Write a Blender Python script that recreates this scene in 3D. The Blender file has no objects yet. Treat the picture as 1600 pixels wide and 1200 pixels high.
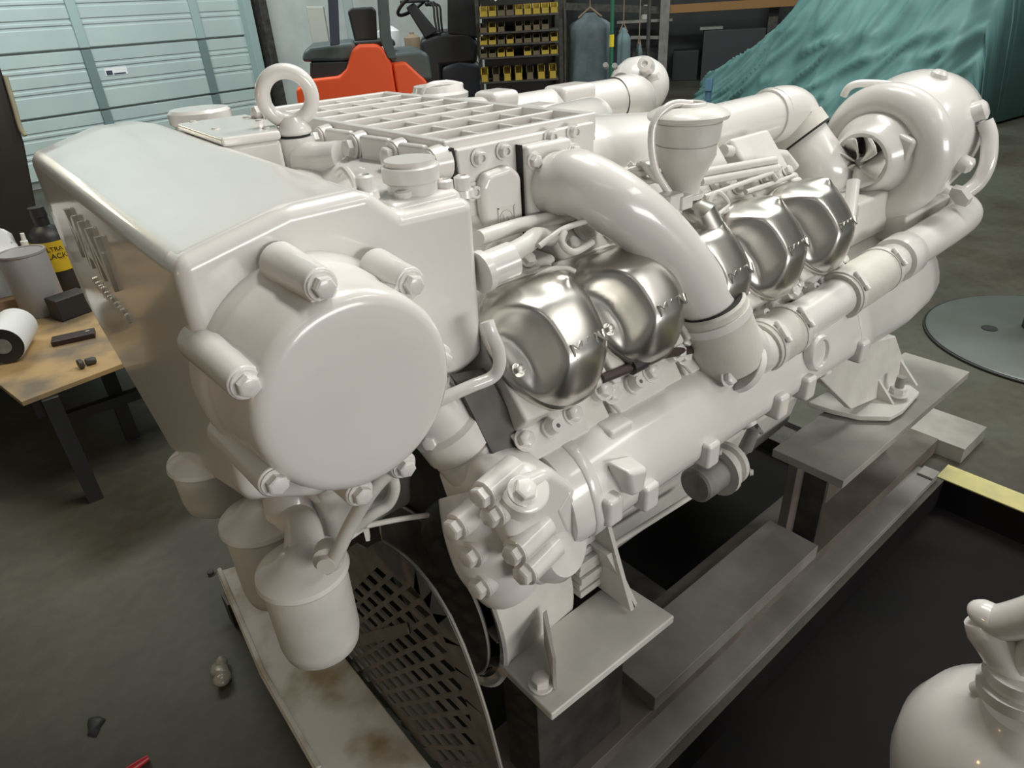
import bpy, bmesh, math, random
from mathutils import Vector, Matrix, Euler, noise
random.seed(7)
S = bpy.context.scene
COL = S.collection
PI = math.pi

# ------------------------------------------------------------------ camera
F_PX = 1048.77
CAM_POS = Vector((0, 0, 1.33))
CAM_R = Matrix(((0.76322402, -0.64402014, -0.05222219),
                (0.35392726, 0.34907805, 0.86768659),
                (0.54057802, 0.6807221, -0.49436103)))      # rows: right, up, forward
cd = bpy.data.cameras.new('camera'); cam = bpy.data.objects.new('camera', cd); COL.objects.link(cam)
cd.sensor_width = 36; cd.lens = F_PX * 36 / 1600; cd.clip_start = 0.02; cd.clip_end = 80
m3 = Matrix((CAM_R[0], CAM_R[1], -CAM_R[2])).transposed()
cam.matrix_world = Matrix.Translation(CAM_POS) @ m3.to_4x4()
S.camera = cam

# ------------------------------------------------------------------ world, lamps, exposure
w = bpy.data.worlds.new('world'); S.world = w; w.use_nodes = True
w.node_tree.nodes['Background'].inputs[0].default_value = (0.55, 0.6, 0.62, 1)
w.node_tree.nodes['Background'].inputs[1].default_value = 0.02
S.view_settings.view_transform = 'Standard'; S.view_settings.look = 'None'
S.view_settings.exposure = 0.0; S.view_settings.gamma = 1.0; S.view_settings.use_curve_mapping = False

def area(name, loc, target, sx, sy, power, col):
    l = bpy.data.lights.new(name, 'AREA'); l.shape = 'RECTANGLE'; l.size = sx; l.size_y = sy
    l.energy = power; l.color = col
    o = bpy.data.objects.new(name, l); COL.objects.link(o); o.location = loc
    d = Vector(target) - Vector(loc); o.rotation_euler = d.to_track_quat('-Z', 'Y').to_euler()
    return o
COOL = (1.0, 0.985, 0.93)
area('lamp_key', (1.25, 1.0, 3.4), (0.7, 0.95, 1.0), 1.3, 0.3, 50, COOL)
area('bright_bay_side', (1.4, -3.9, 1.5), (0.8, 0.6, 1.0), 2.4, 0.9, 100, (1.0, 0.98, 0.94))
area('cover_reflection_fill', (2.7, -1.9, 3.5), (0.9, 0.5, 0.95), 1.9, 0.45, 24, COOL)  # added out-of-view light, gives the valve covers something bright to reflect
area('lamp_fill', (-0.3, -1.6, 3.0), (0.6, 0.8, 0.9), 1.2, 0.3, 2.5, COOL)
area('lamp_rear', (4.0, 0.9, 4.2), (3.7, 0.6, 0), 2.4, 0.3, 120, (0.96, 1.0, 0.95))
area('lamp_door', (1.2, 5.6, 4.0), (1.5, 7.4, 0.9), 3.4, 0.3, 175, (0.90, 1.0, 0.98))
area('lamp_car', (6.0, 3.4, 4.2), (8.4, 4.6, 0.6), 2.6, 0.3, 180, (0.95, 1.0, 0.97))
area('lamp_bench', (-0.15, 3.3, 1.6), (-0.1, 3.0, 0.4), 0.5, 0.2, 4.2, (1.0, 0.84, 0.58))
def point_fill(name, loc, power, col, r=0.05):
    l = bpy.data.lights.new(name, 'POINT'); l.energy = power; l.color = col; l.shadow_soft_size = r
    o = bpy.data.objects.new(name, l); COL.objects.link(o); o.location = loc
point_fill('warm_front_fill', (-1.4, 0.75, 1.15), 8.5, (1.0, 0.66, 0.34))  # unseen warm light added low to brighten the tank's front face

# ------------------------------------------------------------------ helpers
def P(px, py, x=None, y=None, z=None):
    """world point on a known plane, measured in the 1600 x 1200 photograph"""
    d = CAM_R.transposed() @ Vector(((px - 800) / F_PX, (600 - py) / F_PX, 1.0))
    if x is not None: t = (x - CAM_POS.x) / d.x
    elif y is not None: t = (y - CAM_POS.y) / d.y
    else: t = (z - CAM_POS.z) / d.z
    return CAM_POS + d * t

MATS = {}
def mat(name, col, rough=0.5, metal=0.0, coat=0.0, noise_amt=0.0, noise_scale=8.0, col2=None, bump=0.0, bump_scale=60.0, spec=0.5, contrast=(0.35, 0.65), detail=6.0):
    m = bpy.data.materials.new(name); m.use_nodes = True; nt = m.node_tree; N = nt.nodes; L = nt.links
    b = N['Principled BSDF']
    b.inputs['Base Color'].default_value = (*col, 1); b.inputs['Roughness'].default_value = rough
    b.inputs['Metallic'].default_value = metal; b.inputs['Coat Weight'].default_value = coat
    b.inputs['Coat Roughness'].default_value = 0.08; b.inputs['Specular IOR Level'].default_value = spec
    tc = N.new('ShaderNodeTexCoord')
    if col2 is not None:
        nz = N.new('ShaderNodeTexNoise'); nz.inputs['Scale'].default_value = noise_scale; nz.inputs['Detail'].default_value = detail
        L.new(tc.outputs['Object'], nz.inputs['Vector'])
        r = N.new('ShaderNodeValToRGB'); r.color_ramp.elements[0].position = contrast[0]; r.color_ramp.elements[1].position = contrast[1]
        r.color_ramp.elements[0].color = (*col, 1); r.color_ramp.elements[1].color = (*col2, 1)
        L.new(nz.outputs['Fac'], r.inputs['Fac']); L.new(r.outputs['Color'], b.inputs['Base Color'])
    if bump > 0:
        n2 = N.new('ShaderNodeTexNoise'); n2.inputs['Scale'].default_value = bump_scale; n2.inputs['Detail'].default_value = 4
        L.new(tc.outputs['Object'], n2.inputs['Vector'])
        bp = N.new('ShaderNodeBump'); bp.inputs['Strength'].default_value = bump; bp.inputs['Distance'].default_value = 0.002
        L.new(n2.outputs['Fac'], bp.inputs['Height']); L.new(bp.outputs['Normal'], b.inputs['Normal'])
    MATS[name] = m
    return m

PAINT = mat('cream_paint', (0.71, 0.685, 0.655), 0.3, coat=0.55, col2=(0.75, 0.725, 0.695), noise_scale=6, bump=0.12, bump_scale=45)
PAINT_MATT = mat('cream_paint_dull', (0.60, 0.585, 0.545), 0.45, coat=0.12, col2=(0.68, 0.66, 0.615), noise_scale=14, bump=0.3, bump_scale=60)
CHROME = mat('polished_steel', (0.66, 0.645, 0.61), 0.31, metal=1.0, bump=0.10, bump_scale=18, col2=(0.58, 0.55, 0.50), noise_scale=9)
GAP = mat('gap_black', (0.015, 0.015, 0.015), 0.7)
RUBBER = mat('black_rubber', (0.02, 0.02, 0.022), 0.5)
HOSE = mat('painted_rubber_hose', (0.55, 0.53, 0.48), 0.55, col2=(0.60, 0.57, 0.52), noise_scale=25, bump=0.25, bump_scale=120)
BROWN_HOSE = mat('brown_hose', (0.045, 0.026, 0.02), 0.5)
GREYMETAL = mat('grey_cast_metal', (0.30, 0.30, 0.28), 0.5, metal=0.3, col2=(0.22, 0.22, 0.21), noise_scale=30)
DARKSTEEL = mat('dark_steel', (0.05, 0.047, 0.043), 0.5, metal=0.4, col2=(0.09, 0.083, 0.075), noise_scale=18)
GUARD = mat('dusty_steel_guard', (0.15, 0.137, 0.118), 0.55, metal=0.3, col2=(0.22, 0.2, 0.17), noise_scale=22)
SKID = mat('grey_primed_steel', (0.27, 0.255, 0.235), 0.55, col2=(0.18, 0.165, 0.15), noise_scale=7, bump=0.3, bump_scale=50)
SKID_LIGHT = mat('overspray_steel', (0.36, 0.345, 0.31), 0.55, col2=(0.22, 0.215, 0.19), noise_scale=6, bump=0.25, bump_scale=60)
RUSTED = mat('brown_steel', (0.10, 0.082, 0.066), 0.6, col2=(0.145, 0.125, 0.105), noise_scale=10, bump=0.3)
TRAY = mat('oversprayed_board', (0.60, 0.56, 0.50), 0.6, col2=(0.26, 0.18, 0.085), noise_scale=6.5, bump=0.4, bump_scale=40, contrast=(0.46, 0.66))
WOOD = mat('stained_plywood', (0.46, 0.30, 0.13), 0.6, col2=(0.17, 0.135, 0.095), noise_scale=5.5, bump=0.2, contrast=(0.42, 0.66))
BLACK = mat('black_plastic', (0.018, 0.018, 0.02), 0.45)
WHITE = mat('white_plastic', (0.78, 0.79, 0.80), 0.5)
ORANGE = mat('orange_paint', (0.9, 0.10, 0.018), 0.5)
FKGREY = mat('dark_grey_green_paint', (0.062, 0.085, 0.082), 0.5, col2=(0.08, 0.10, 0.10), noise_scale=9)
NAVY = mat('dull_navy_paint', (0.045, 0.052, 0.085), 0.5)
YELLOW = mat('yellow_plastic', (0.52, 0.37, 0.035), 0.55, col2=(0.30, 0.22, 0.04), noise_scale=12)
KERBY = mat('worn_yellow_paint', (0.62, 0.55, 0.22), 0.6, col2=(0.46, 0.42, 0.2), noise_scale=12)
WALLW = mat('white_wall', (0.62, 0.66, 0.64), 0.7, col2=(0.5, 0.54, 0.53), noise_scale=3)
WALLD = mat('dark_wall', (0.10, 0.10, 0.105), 0.8)
CEILM = mat('grey_sheet', (0.36, 0.36, 0.35), 0.7)
DOORM = mat('door_steel', (0.46, 0.535, 0.52), 0.45, col2=(0.41, 0.485, 0.48), noise_scale=1.6)
STILE = mat('galvanised_stile', (0.33, 0.43, 0.42), 0.5)
STILE2 = mat('dark_stile', (0.16, 0.22, 0.22), 0.5)
RED = mat('red_plastic', (0.42, 0.012, 0.02), 0.4)
GREEN = mat('green_paint', (0.02, 0.14, 0.075), 0.5)
DENIM = mat('grey_blue_cloth', (0.075, 0.105, 0.115), 0.85, col2=(0.11, 0.145, 0.155), noise_scale=14)
CARD = mat('brown_card', (0.28, 0.20, 0.13), 0.8)

def floor_material():
    m = bpy.data.materials.new('stained_concrete'); m.use_nodes = True; nt = m.node_tree; N = nt.nodes; L = nt.links
    b = N['Principled BSDF']; b.inputs['Roughness'].default_value = 0.5
    tc = N.new('ShaderNodeTexCoord')
    def nz(scale, det, p0, p1, c0, c1):
        n = N.new('ShaderNodeTexNoise'); n.inputs['Scale'].default_value = scale; n.inputs['Detail'].default_value = det; n.inputs['Roughness'].default_value = 0.65
        L.new(tc.outputs['Object'], n.inputs['Vector'])
        r = N.new('ShaderNodeValToRGB'); r.color_ramp.elements[0].position = p0; r.color_ramp.elements[1].position = p1
        r.color_ramp.elements[0].color = c0; r.color_ramp.elements[1].color = c1
        L.new(n.outputs['Fac'], r.inputs['Fac']); return r.outputs['Color']
    a = nz(1.3, 8, 0.3, 0.7, (0.064, 0.067, 0.050, 1), (0.105, 0.103, 0.076, 1))
    s = nz(0.8, 6, 0.42, 0.62, (1, 1, 1, 1), (0.52, 0.42, 0.34, 1))
    f = nz(26, 5, 0.3, 0.75, (0.78, 0.78, 0.78, 1), (1.1, 1.1, 1.1, 1))
    mx = N.new('ShaderNodeMixRGB'); mx.blend_type = 'MULTIPLY'; mx.inputs[0].default_value = 1
    L.new(a, mx.inputs[1]); L.new(s, mx.inputs[2])
    mx2 = N.new('ShaderNodeMixRGB'); mx2.blend_type = 'MULTIPLY'; mx2.inputs[0].default_value = 1
    L.new(mx.outputs[0], mx2.inputs[1]); L.new(f, mx2.inputs[2])
    L.new(mx2.outputs[0], b.inputs['Base Color'])
    return m
CONC = floor_material()
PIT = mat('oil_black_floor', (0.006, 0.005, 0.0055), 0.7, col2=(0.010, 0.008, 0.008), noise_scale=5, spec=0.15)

WO = {}                                                     # world origin of every object
def link(o, parent, org):
    COL.objects.link(o)
    if parent is not None:
        o.parent = parent; o.location = Vector(org) - WO[parent.name]
    else:
        o.location = org
    WO[o.name] = Vector(org)
    return o
def thing(name, label, cat, loc, group=None):
    o = bpy.data.objects.new(name, None); o.empty_display_size = 0.05
    link(o, None, loc); o['label'] = label; o['category'] = cat
    if group: o['group'] = group
    return o
def tag(o, label, cat, group=None):
    o['label'] = label; o['category'] = cat
    if group: o['group'] = group
    return o
def struct(o): o['kind'] = 'structure'; return o

def catmull(pts, res):
    pts = [Vector(p) for p in pts]; out = []
    n = len(pts)
    for i in range(n - 1):
        p0 = pts[max(i - 1, 0)]; p1 = pts[i]; p2 = pts[i + 1]; p3 = pts[min(i + 2, n - 1)]
        for k in range(res):
            t = k / res
            out.append(0.5 * ((2 * p1) + (p2 - p0) * t + (2 * p0 - 5 * p1 + 4 * p2 - p3) * t * t + (3 * p1 - p0 - 3 * p2 + p3) * t ** 3))
    out.append(pts[-1]); return out

class MB:
    def __init__(s): s.bm = bmesh.new()
    def V(s, p): return s.bm.verts.new(p)
    def Fc(s, vs):
        try: return s.bm.faces.new(vs)
        except ValueError: return None
    def box(s, c, size, rot=None):
        c = Vector(c); h = Vector(size) / 2
        vs = []
        for sx in (-1, 1):
            for sy in (-1, 1):
                for sz in (-1, 1):
                    p = Vector((sx * h.x, sy * h.y, sz * h.z))
                    if rot is not None: p = rot @ p
                    vs.append(s.V(c + p))
        for q in ((0, 1, 3, 2), (4, 6, 7, 5), (0, 4, 5, 1), (2, 3, 7, 6), (0, 2, 6, 4), (1, 5, 7, 3)): s.Fc([vs[i] for i in q])
        return s
    def bx(s, x0, x1, y0, y1, z0, z1):
        return s.box(((x0 + x1) / 2, (y0 + y1) / 2, (z0 + z1) / 2), (abs(x1 - x0), abs(y1 - y0), abs(z1 - z0)))
    def prism(s, pts, vec):
        vec = Vector(vec); a = [s.V(Vector(p)) for p in pts]; b = [s.V(Vector(p) + vec) for p in pts]
        s.Fc(a[::-1]); s.Fc(b); n = len(a)
        for i in range(n): s.Fc([a[i], a[(i + 1) % n], b[(i + 1) % n], b[i]])
        return s
    def loft(s, secs, cap=True):
        rs = [[s.V(Vector(p)) for p in sec] for sec in secs]; n = len(rs[0])
        for a, b in zip(rs, rs[1:]):
            for i in range(n): s.Fc([a[i], a[(i + 1) % n], b[(i + 1) % n], b[i]])
        if cap: s.Fc(rs[0][::-1]); s.Fc(rs[-1])
        return s
    def lathe(s, o, axis, prof, n=32, close=True):
        o = Vector(o); ax = Vector(axis).normalized()
        t = Vector((0, 0, 1)) if abs(ax.z) < 0.9 else Vector((1, 0, 0))
        e1 = ax.cross(t).normalized(); e2 = ax.cross(e1)
        rings = []
        for h, r in prof:
            if r < 1e-6: rings.append([s.V(o + ax * h)])
            else: rings.append([s.V(o + ax * h + (e1 * math.cos(2 * PI * k / n) + e2 * math.sin(2 * PI * k / n)) * r) for k in range(n)])
        for a, b in zip(rings, rings[1:]):
            for k in range(n):
                if len(a) == 1 and len(b) == 1: continue
                if len(a) == 1: s.Fc([a[0], b[k], b[(k + 1) % n]])
                elif len(b) == 1: s.Fc([a[k], a[(k + 1) % n], b[0]])
                else: s.Fc([a[k], a[(k + 1) % n], b[(k + 1) % n], b[k]])
        if close:
            if len(rings[0]) > 1: s.Fc(rings[0][::-1])
            if len(rings[-1]) > 1: s.Fc(rings[-1])
        return s
    def cyl(s, p0, p1, r0, r1=None, n=20):
        p0 = Vector(p0); p1 = Vector(p1)
        return s.lathe(p0, p1 - p0, [(0, r0), ((p1 - p0).length, r0 if r1 is None else r1)], n)
    def tube(s, pts, r, n=14, res=6, cap=True, smooth=True):
        rr = r if isinstance(r, (list, tuple)) else [r] * len(pts)
        path = catmull(pts, res) if smooth else [Vector(p) for p in pts]
        if not smooth: res = 1
        N = len(path); rings = []
        d = (path[1] - path[0]).normalized()
        t = Vector((0, 0, 1)) if abs(d.z) < 0.9 else Vector((1, 0, 0))
        e1 = d.cross(t).normalized()
        for i, p in enumerate(path):
            d = (path[min(i + 1, N - 1)] - path[max(i - 1, 0)]).normalized()
            e1 = (e1 - d * e1.dot(d)).normalized(); e2 = d.cross(e1)
            f = i / res; a = min(int(f), len(rr) - 1); b = min(a + 1, len(rr) - 1); q = rr[a] + (rr[b] - rr[a]) * (f - int(f))
            rings.append([s.V(p + (e1 * math.cos(2 * PI * k / n) + e2 * math.sin(2 * PI * k / n)) * q) for k in range(n)])
        for a, b in zip(rings, rings[1:]):
            for k in range(n): s.Fc([a[k], a[(k + 1) % n], b[(k + 1) % n], b[k]])
        if cap: s.Fc(rings[0][::-1]); s.Fc(rings[-1])
        return s
    def torus(s, c, axis, R, r, n=40, m=14):
        c = Vector(c); ax = Vector(axis).normalized()
        t = Vector((0, 0, 1)) if abs(ax.z) < 0.9 else Vector((1, 0, 0))
        e1 = ax.cross(t).normalized(); e2 = ax.cross(e1); rings = []
        for k in range(n):
            a = 2 * PI * k / n; d = e1 * math.cos(a) + e2 * math.sin(a)
            rings.append([s.V(c + d * (R + r * math.cos(2 * PI * j / m)) + ax * r * math.sin(2 * PI * j / m)) for j in range(m)])
        for k in range(n):
            a = rings[k]; b = rings[(k + 1) % n]
            for j in range(m): s.Fc([a[j], a[(j + 1) % m], b[(j + 1) % m], b[j]])
        return s
    def grid(s, rows):
        g = [[s.V(p) for p in row] for row in rows]
        for a, b in zip(g, g[1:]):
            for k in range(len(a) - 1): s.Fc([a[k], a[k + 1], b[k + 1], b[k]])
        return s
    def sphere(s, c, r, n=20, m=10, sc=(1, 1, 1)):
        c = Vector(c); rows = []
        for i in range(m + 1):
            th = PI * i / m
            rows.append([c + Vector((r * sc[0] * math.sin(th) * math.cos(2 * PI * k / n), r * sc[1] * math.sin(th) * math.sin(2 * PI * k / n), r * sc[2] * math.cos(th))) for k in range(n)])
        g = []
        for i, row in enumerate(rows):
            g.append([s.V(row[0])] if i in (0, m) else [s.V(p) for p in row])
        for a, b in zip(g, g[1:]):
            for k in range(n):
                if len(a) == 1: s.Fc([a[0], b[k], b[(k + 1) % n]])
                elif len(b) == 1: s.Fc([a[k], b[0], a[(k + 1) % n]])
                else: s.Fc([a[k], b[k], b[(k + 1) % n], a[(k + 1) % n]])
        return s
    def mesh(s, name, ang=38, org=None):
        bm = s.bm; bm.verts.ensure_lookup_table()
        bmesh.ops.recalc_face_normals(bm, faces=bm.faces)
        lo = Vector([min(v.co[i] for v in bm.verts) for i in range(3)]); hi = Vector([max(v.co[i] for v in bm.verts) for i in range(3)])
        if org is None: org = Vector(((lo.x + hi.x) / 2, (lo.y + hi.y) / 2, lo.z))
        bmesh.ops.translate(bm, verts=bm.verts, vec=-Vector(org))
        me = bpy.data.meshes.new(name); bm.to_mesh(me); bm.free()
        for p in me.polygons: p.use_smooth = True
        me.set_sharp_from_angle(angle=math.radians(ang))
        return me, Vector(org)
    def build(s, name, m, parent=None, bevel=0, seg=3, ang=38, subsurf=0, org=None, blim=32):
        me, org = s.mesh(name, ang, org)
        me.materials.append(m)
        o = bpy.data.objects.new(name, me); link(o, parent, org)
        if bevel:
            b = o.modifiers.new('bevel', 'BEVEL'); b.width = bevel; b.segments = seg; b.limit_method = 'ANGLE'; b.angle_limit = math.radians(blim); b.harden_normals = True
        if subsurf:
            b = o.modifiers.new('sub', 'SUBSURF'); b.levels = subsurf; b.render_levels = subsurf
        return o

# shared bolt meshes, axis +Z, seat at z = 0, unit head radius
def _bolt_mesh():
    b = MB(); b.lathe((0, 0, 0), (0, 0, 1), [(0, 1.35), (0.16, 1.35), (0.2, 1.28)], 20)
    b.lathe((0, 0, 0.18), (0, 0, 1), [(0, 1.0), (0.72, 1.0), (0.85, 0.82), (0.86, 0.8)], 6)
    me, _ = b.mesh('bolt', 30, Vector((0, 0, 0))); return me
def _socket_mesh():
    b = MB(); b.lathe((0, 0, 0), (0, 0, 1), [(0, 1.5), (0.12, 1.5), (0.14, 1.0), (1.1, 1.0), (1.2, 0.92), (1.2, 0.55), (0.75, 0.5), (0.75, 0)], 18)
    me, _ = b.mesh('socket_bolt', 30, Vector((0, 0, 0))); return me
BOLT = _bolt_mesh(); SOCK = _socket_mesh()
def bolt(parent, p, d, r, m=PAINT, kind=None, spin=None):
    me0 = kind or BOLT
    key = me0.name + m.name
    me = MATS.get(key)
    if me is None:
        me = me0.copy(); me.materials.append(m); MATS[key] = me
    o = bpy.data.objects.new('bolt' if me0 is BOLT else 'socket_bolt', me); link(o, parent, p)
    q = Vector(d).normalized().to_track_quat('Z', 'Y')
    o.rotation_euler = (q @ Euler((0, 0, random.random() * 6 if spin is None else spin)).to_quaternion()).to_euler(); o.scale = (r, r, r)
    return o
def text_mesh(name, txt, size, extrude, m, parent, org, rotm, bevel=0.0):
    c = bpy.data.curves.new(name, 'FONT'); c.body = txt; c.size = size; c.extrude = extrude; c.align_x = 'CENTER'; c.align_y = 'CENTER'; c.bevel_depth = bevel; c.resolution_u = 3
    t = bpy.data.objects.new(name + '_tmp', c); COL.objects.link(t)
    dg = bpy.context.evaluated_depsgraph_get()
    me = bpy.data.meshes.new_from_object(t.evaluated_get(dg)); bpy.data.objects.remove(t); bpy.data.curves.remove(c)
    me.name = name; me.materials.clear(); me.materials.append(m)
    o = bpy.data.objects.new(name, me); link(o, parent, org); o.rotation_euler = rotm.to_euler()
    return o

# ------------------------------------------------------------------ the setting
RU = Vector((math.cos(math.radians(13)), math.sin(math.radians(13)), 0)); RV = Vector((-RU.y, RU.x, 0))
ROT13 = Matrix.Rotation(math.radians(13), 3, 'Z')
def room(u, v, z): return RU * u + RV * v + Vector((0, 0, z))
def rbox(b, u0, u1, v0, v1, z0, z1):
    return b.box(room((u0 + u1) / 2, (v0 + v1) / 2, (z0 + z1) / 2), (abs(u1 - u0), abs(v1 - v0), abs(z1 - z0)), ROT13)
U0, U1, V0, V1, ZC = -3.5, 13.5, -4.5, 7.65, 4.6
PX0, PX1, PY0, PY1, PZ = -0.9, 2.0, -1.6, 0.44, -0.10
b = MB()                                                     # floor with a sunken black bay in it
corners = [room(U0, V0, 0), room(U1, V0, 0), room(U1, V1, 0), room(U0, V1, 0)]
hole = [Vector((PX0, PY0, 0)), Vector((PX1, PY0, 0)), Vector((PX1, PY1, 0)), Vector((PX0, PY1, 0))]
cv = [b.V(p) for p in corners]; hv = [b.V(p) for p in hole]
for i in range(4):
    j = (i + 1) % 4
    b.Fc([cv[i], cv[j], hv[j], hv[i]])
struct(b.build('floor', CONC, org=Vector((0, 0, 0))))
b = MB(); top_ = [b.V(p) for p in hole]; low_ = [b.V(p + Vector((0, 0, PZ))) for p in hole]
for i in range(4): b.Fc([top_[i], top_[(i + 1) % 4], low_[(i + 1) % 4], low_[i]])
b.Fc(low_); struct(b.build('floor_bay', PIT))
b = MB(); b.bx(2.0, 2.085, PY0, 0.462, 0.0005, 0.004); struct(b.build('trim_1', KERBY))
b = MB(); rbox(b, U0, U1, V0, V1, ZC, ZC + 0.1); struct(b.build('ceiling', CEILM))
b = MB(); rbox(b, U0, U1, V1, V1 + 0.1, 0, ZC); struct(b.build('wall_back', WALLW))
b = MB(); rbox(b, U0 - 0.1, U0, V0, V1, 0, ZC); struct(b.build('wall_left', CEILM))
b = MB(); rbox(b, U1, U1 + 0.1, V0, V1, 0, ZC); struct(b.build('wall_right', WALLD))
b = MB(); rbox(b, U0, U1, V0 - 0.1, V0, 0, ZC); struct(b.build('wall_front', CEILM))

# roll-up door: ribbed sections, each its own piece
DU0, DU1 = -0.9, 5.05
dv = V1 - 0.02
door = bpy.data.objects.new('door_1', None); link(door, None, room((DU0 + DU1) / 2, dv, 0)); struct(door)
H = 0.545; zb = 0.065
for k in range(6):
    z0 = zb + k * H; prof = []
    steps = [(0.0, 0.0), (0.012, 0.03), (0.17, 0.03), (0.178, 0.022), (0.195, 0.022), (0.203, 0.03), (0.222, 0.03), (0.23, 0.022), (0.247, 0.022), (0.255, 0.03),
             (0.345, 0.03), (0.353, 0.022), (0.37, 0.022), (0.378, 0.03), (0.397, 0.03), (0.405, 0.022), (0.42, 0.022), (0.428, 0.03), (0.525, 0.03), (0.535, 0.0)]
    pts = [room(DU0, dv - d, z0 + h) for h, d in steps]
    b = MB(); b.prism(pts, RU * (DU1 - DU0)); b.build('door_section', DOORM, door, ang=20)
    for u in (-0.62, 0.92, 2.13, 3.28, 4.5):
        b = MB(); rbox(b, u - 0.045, u + 0.045, dv - 0.055, dv - 0.028, z0 + 0.004, z0 + H - 0.012); b.build('stile', STILE if k > 1 else STILE2, door, bevel=0.004, seg=1)
b = MB(); rbox(b, 3.40, 3.62, dv - 0.034, dv - 0.0305, 0.90, 0.97); pl_ = b.build('paper_label', WHITE, door)
b = MB(); rbox(b, 3.41, 3.47, dv - 0.0355, dv - 0.0342, 0.905, 0.945); rbox(b, 3.48, 3.60, dv - 0.0355, dv - 0.0342, 0.905, 0.918); b.build('blue_print', NAVY, pl_)
b = MB(); rbox(b, DU1, DU1 + 0.1, dv - 0.14, dv, 0, 3.4); struct(b.build('trim_2', STILE, bevel=0.005, seg=1))
b = MB(); rbox(b, DU1 + 0.16, DU1 + 0.26, dv - 0.2, dv, 0, 4.2); struct(b.build('trim_3', DARKSTEEL, bevel=0.005, seg=1))

# ------------------------------------------------------------------ the engine
E = thing('marine_engine', 'big cream-painted marine diesel engine with polished steel valve covers, on a steel skid', 'engine', (0.95, 1.0, 0.36))
def EB(b, name, m=PAINT, bevel=0, **k): return b.build(name, m, E, bevel, **k)

# crankcase, sump and cylinder heads
b = MB(); b.prism([(0.45, y, z) for y, z in ((0.70, 0.50), (0.70, 0.72), (0.575, 0.83), (0.66, 0.93), (0.86, 0.98), (1.14, 0.98), (1.34, 0.93), (1.425, 0.83), (1.30, 0.72), (1.30, 0.50))], (1.06, 0, 0))
EB(b, 'crankcase', PAINT_MATT, 0.008)
b = MB(); b.loft([[(x0, y0, z), (x1, y0, z), (x1, y1, z), (x0, y1, z)] for x0, x1, y0, y1, z in ((0.62, 1.5, 0.675, 1.325, 0.52), (0.62, 1.5, 0.675, 1.325, 0.50), (0.68, 1.48, 0.70, 1.30, 0.33), (0.74, 1.42, 0.78, 1.22, 0.20))])
EB(b, 'oil_sump', PAINT_MATT, 0.012)
b = MB(); b.bx(0.60, 1.52, 0.655, 1.345, 0.455, 0.475); EB(b, 'sump_rail', PAINT_MATT, 0.004)
b = MB(); b.lathe((1.50, 1.0, 0.62), (1, 0, 0), [(0, 0.30), (0.04, 0.32), (0.1, 0.32), (0.12, 0.30)], 40); EB(b, 'flywheel_housing', PAINT_MATT)

TILT = math.radians(40)
CN = Vector((0, -math.sin(TILT), math.cos(TILT))); CVv = Vector((0, math.cos(TILT), math.sin(TILT))); CU = Vector((1, 0, 0))
# note: the cap faces out and up from the bank
CN = Vector((0, -math.cos(TILT), math.sin(TILT))); CVv = Vector((0, math.sin(TILT), math.cos(TILT)))
PITCH = 0.157; NC = 5
def cov_c(i): return Vector((0.508 + PITCH * i, 0.572, 0.952))
def ss(a, b_, x):
    t = max(0.0, min(1.0, (x - a) / (b_ - a))); return t * t * (3 - 2 * t)
def cov_outline(th):
    c, s_ = math.cos(th), math.sin(th)
    e = 2.0 / 3.2
    u = math.copysign(abs(c) ** e, c) * 0.0775; v = math.copysign(abs(s_) ** e, s_) * 0.084
    if v < 0: u *= 1 - 0.34 * (-v / 0.084) ** 1.6
    return u, v
def cov_h(u, v, rho):
    dl = math.hypot((u + 0.098) / 1.0, (v + 0.018) / 1.25) - 0.052
    dr = math.hypot((u - 0.105) / 1.0, (v + 0.004) / 1.2) - 0.034
    bul = (0.26 + 0.74 * ss(-0.004, 0.024, dl)) * (0.55 + 0.45 * ss(-0.004, 0.02, dr))
    pil = max(0.0, 1 - rho ** 3.2) ** 0.62
    top = 1 - 0.30 * ss(0.03, 0.08, v) * ss(0.035, -0.01, u)
    knob = 0.012 * math.exp(-(((u - 0.030) / 0.016) ** 2 + ((v - 0.060) / 0.013) ** 2))
    low = 1 - 0.22 * ss(-0.035, -0.075, v)
    return 0.012 + 0.058 * bul * pil * top * low + knob * pil
def cover_mesh():
    b = MB(); n = 72; m_ = 22; rings = []
    for j in range(m_ + 1):
        rho = (j / m_) ** 0.85
        if j == 0: rings.append([b.V(Vector((0, 0, cov_h(0, 0, 0))))]); continue
        ring = []
        for k in range(n):
            u0, v0 = cov_outline(2 * PI * k / n); u, v = u0 * rho, v0 * rho
            ring.append(b.V(Vector((u, v, cov_h(u, v, rho)))))
        rings.append(ring)
    for sc, h in ((1.012, 0.010), (1.045, 0.0085), (1.05, 0.004), (1.045, 0.0)):
        rings.append([b.V(Vector((cov_outline(2 * PI * k / n)[0] * sc, cov_outline(2 * PI * k / n)[1] * sc, h))) for k in range(n)])
    for k in range(n): b.Fc([rings[0][0], rings[1][k], rings[1][(k + 1) % n]])
    for a, c in zip(rings[1:], rings[2:]):
        for k in range(n): b.Fc([a[k], a[(k + 1) % n], c[(k + 1) % n], c[k]])
    me, _ = b.mesh('valve_cover', 60, Vector((0, 0, 0))); me.materials.append(CHROME); return me
CM = cover_mesh()
CROT = Matrix((CU, CVv, CN)).transposed()
LETTER = None
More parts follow.
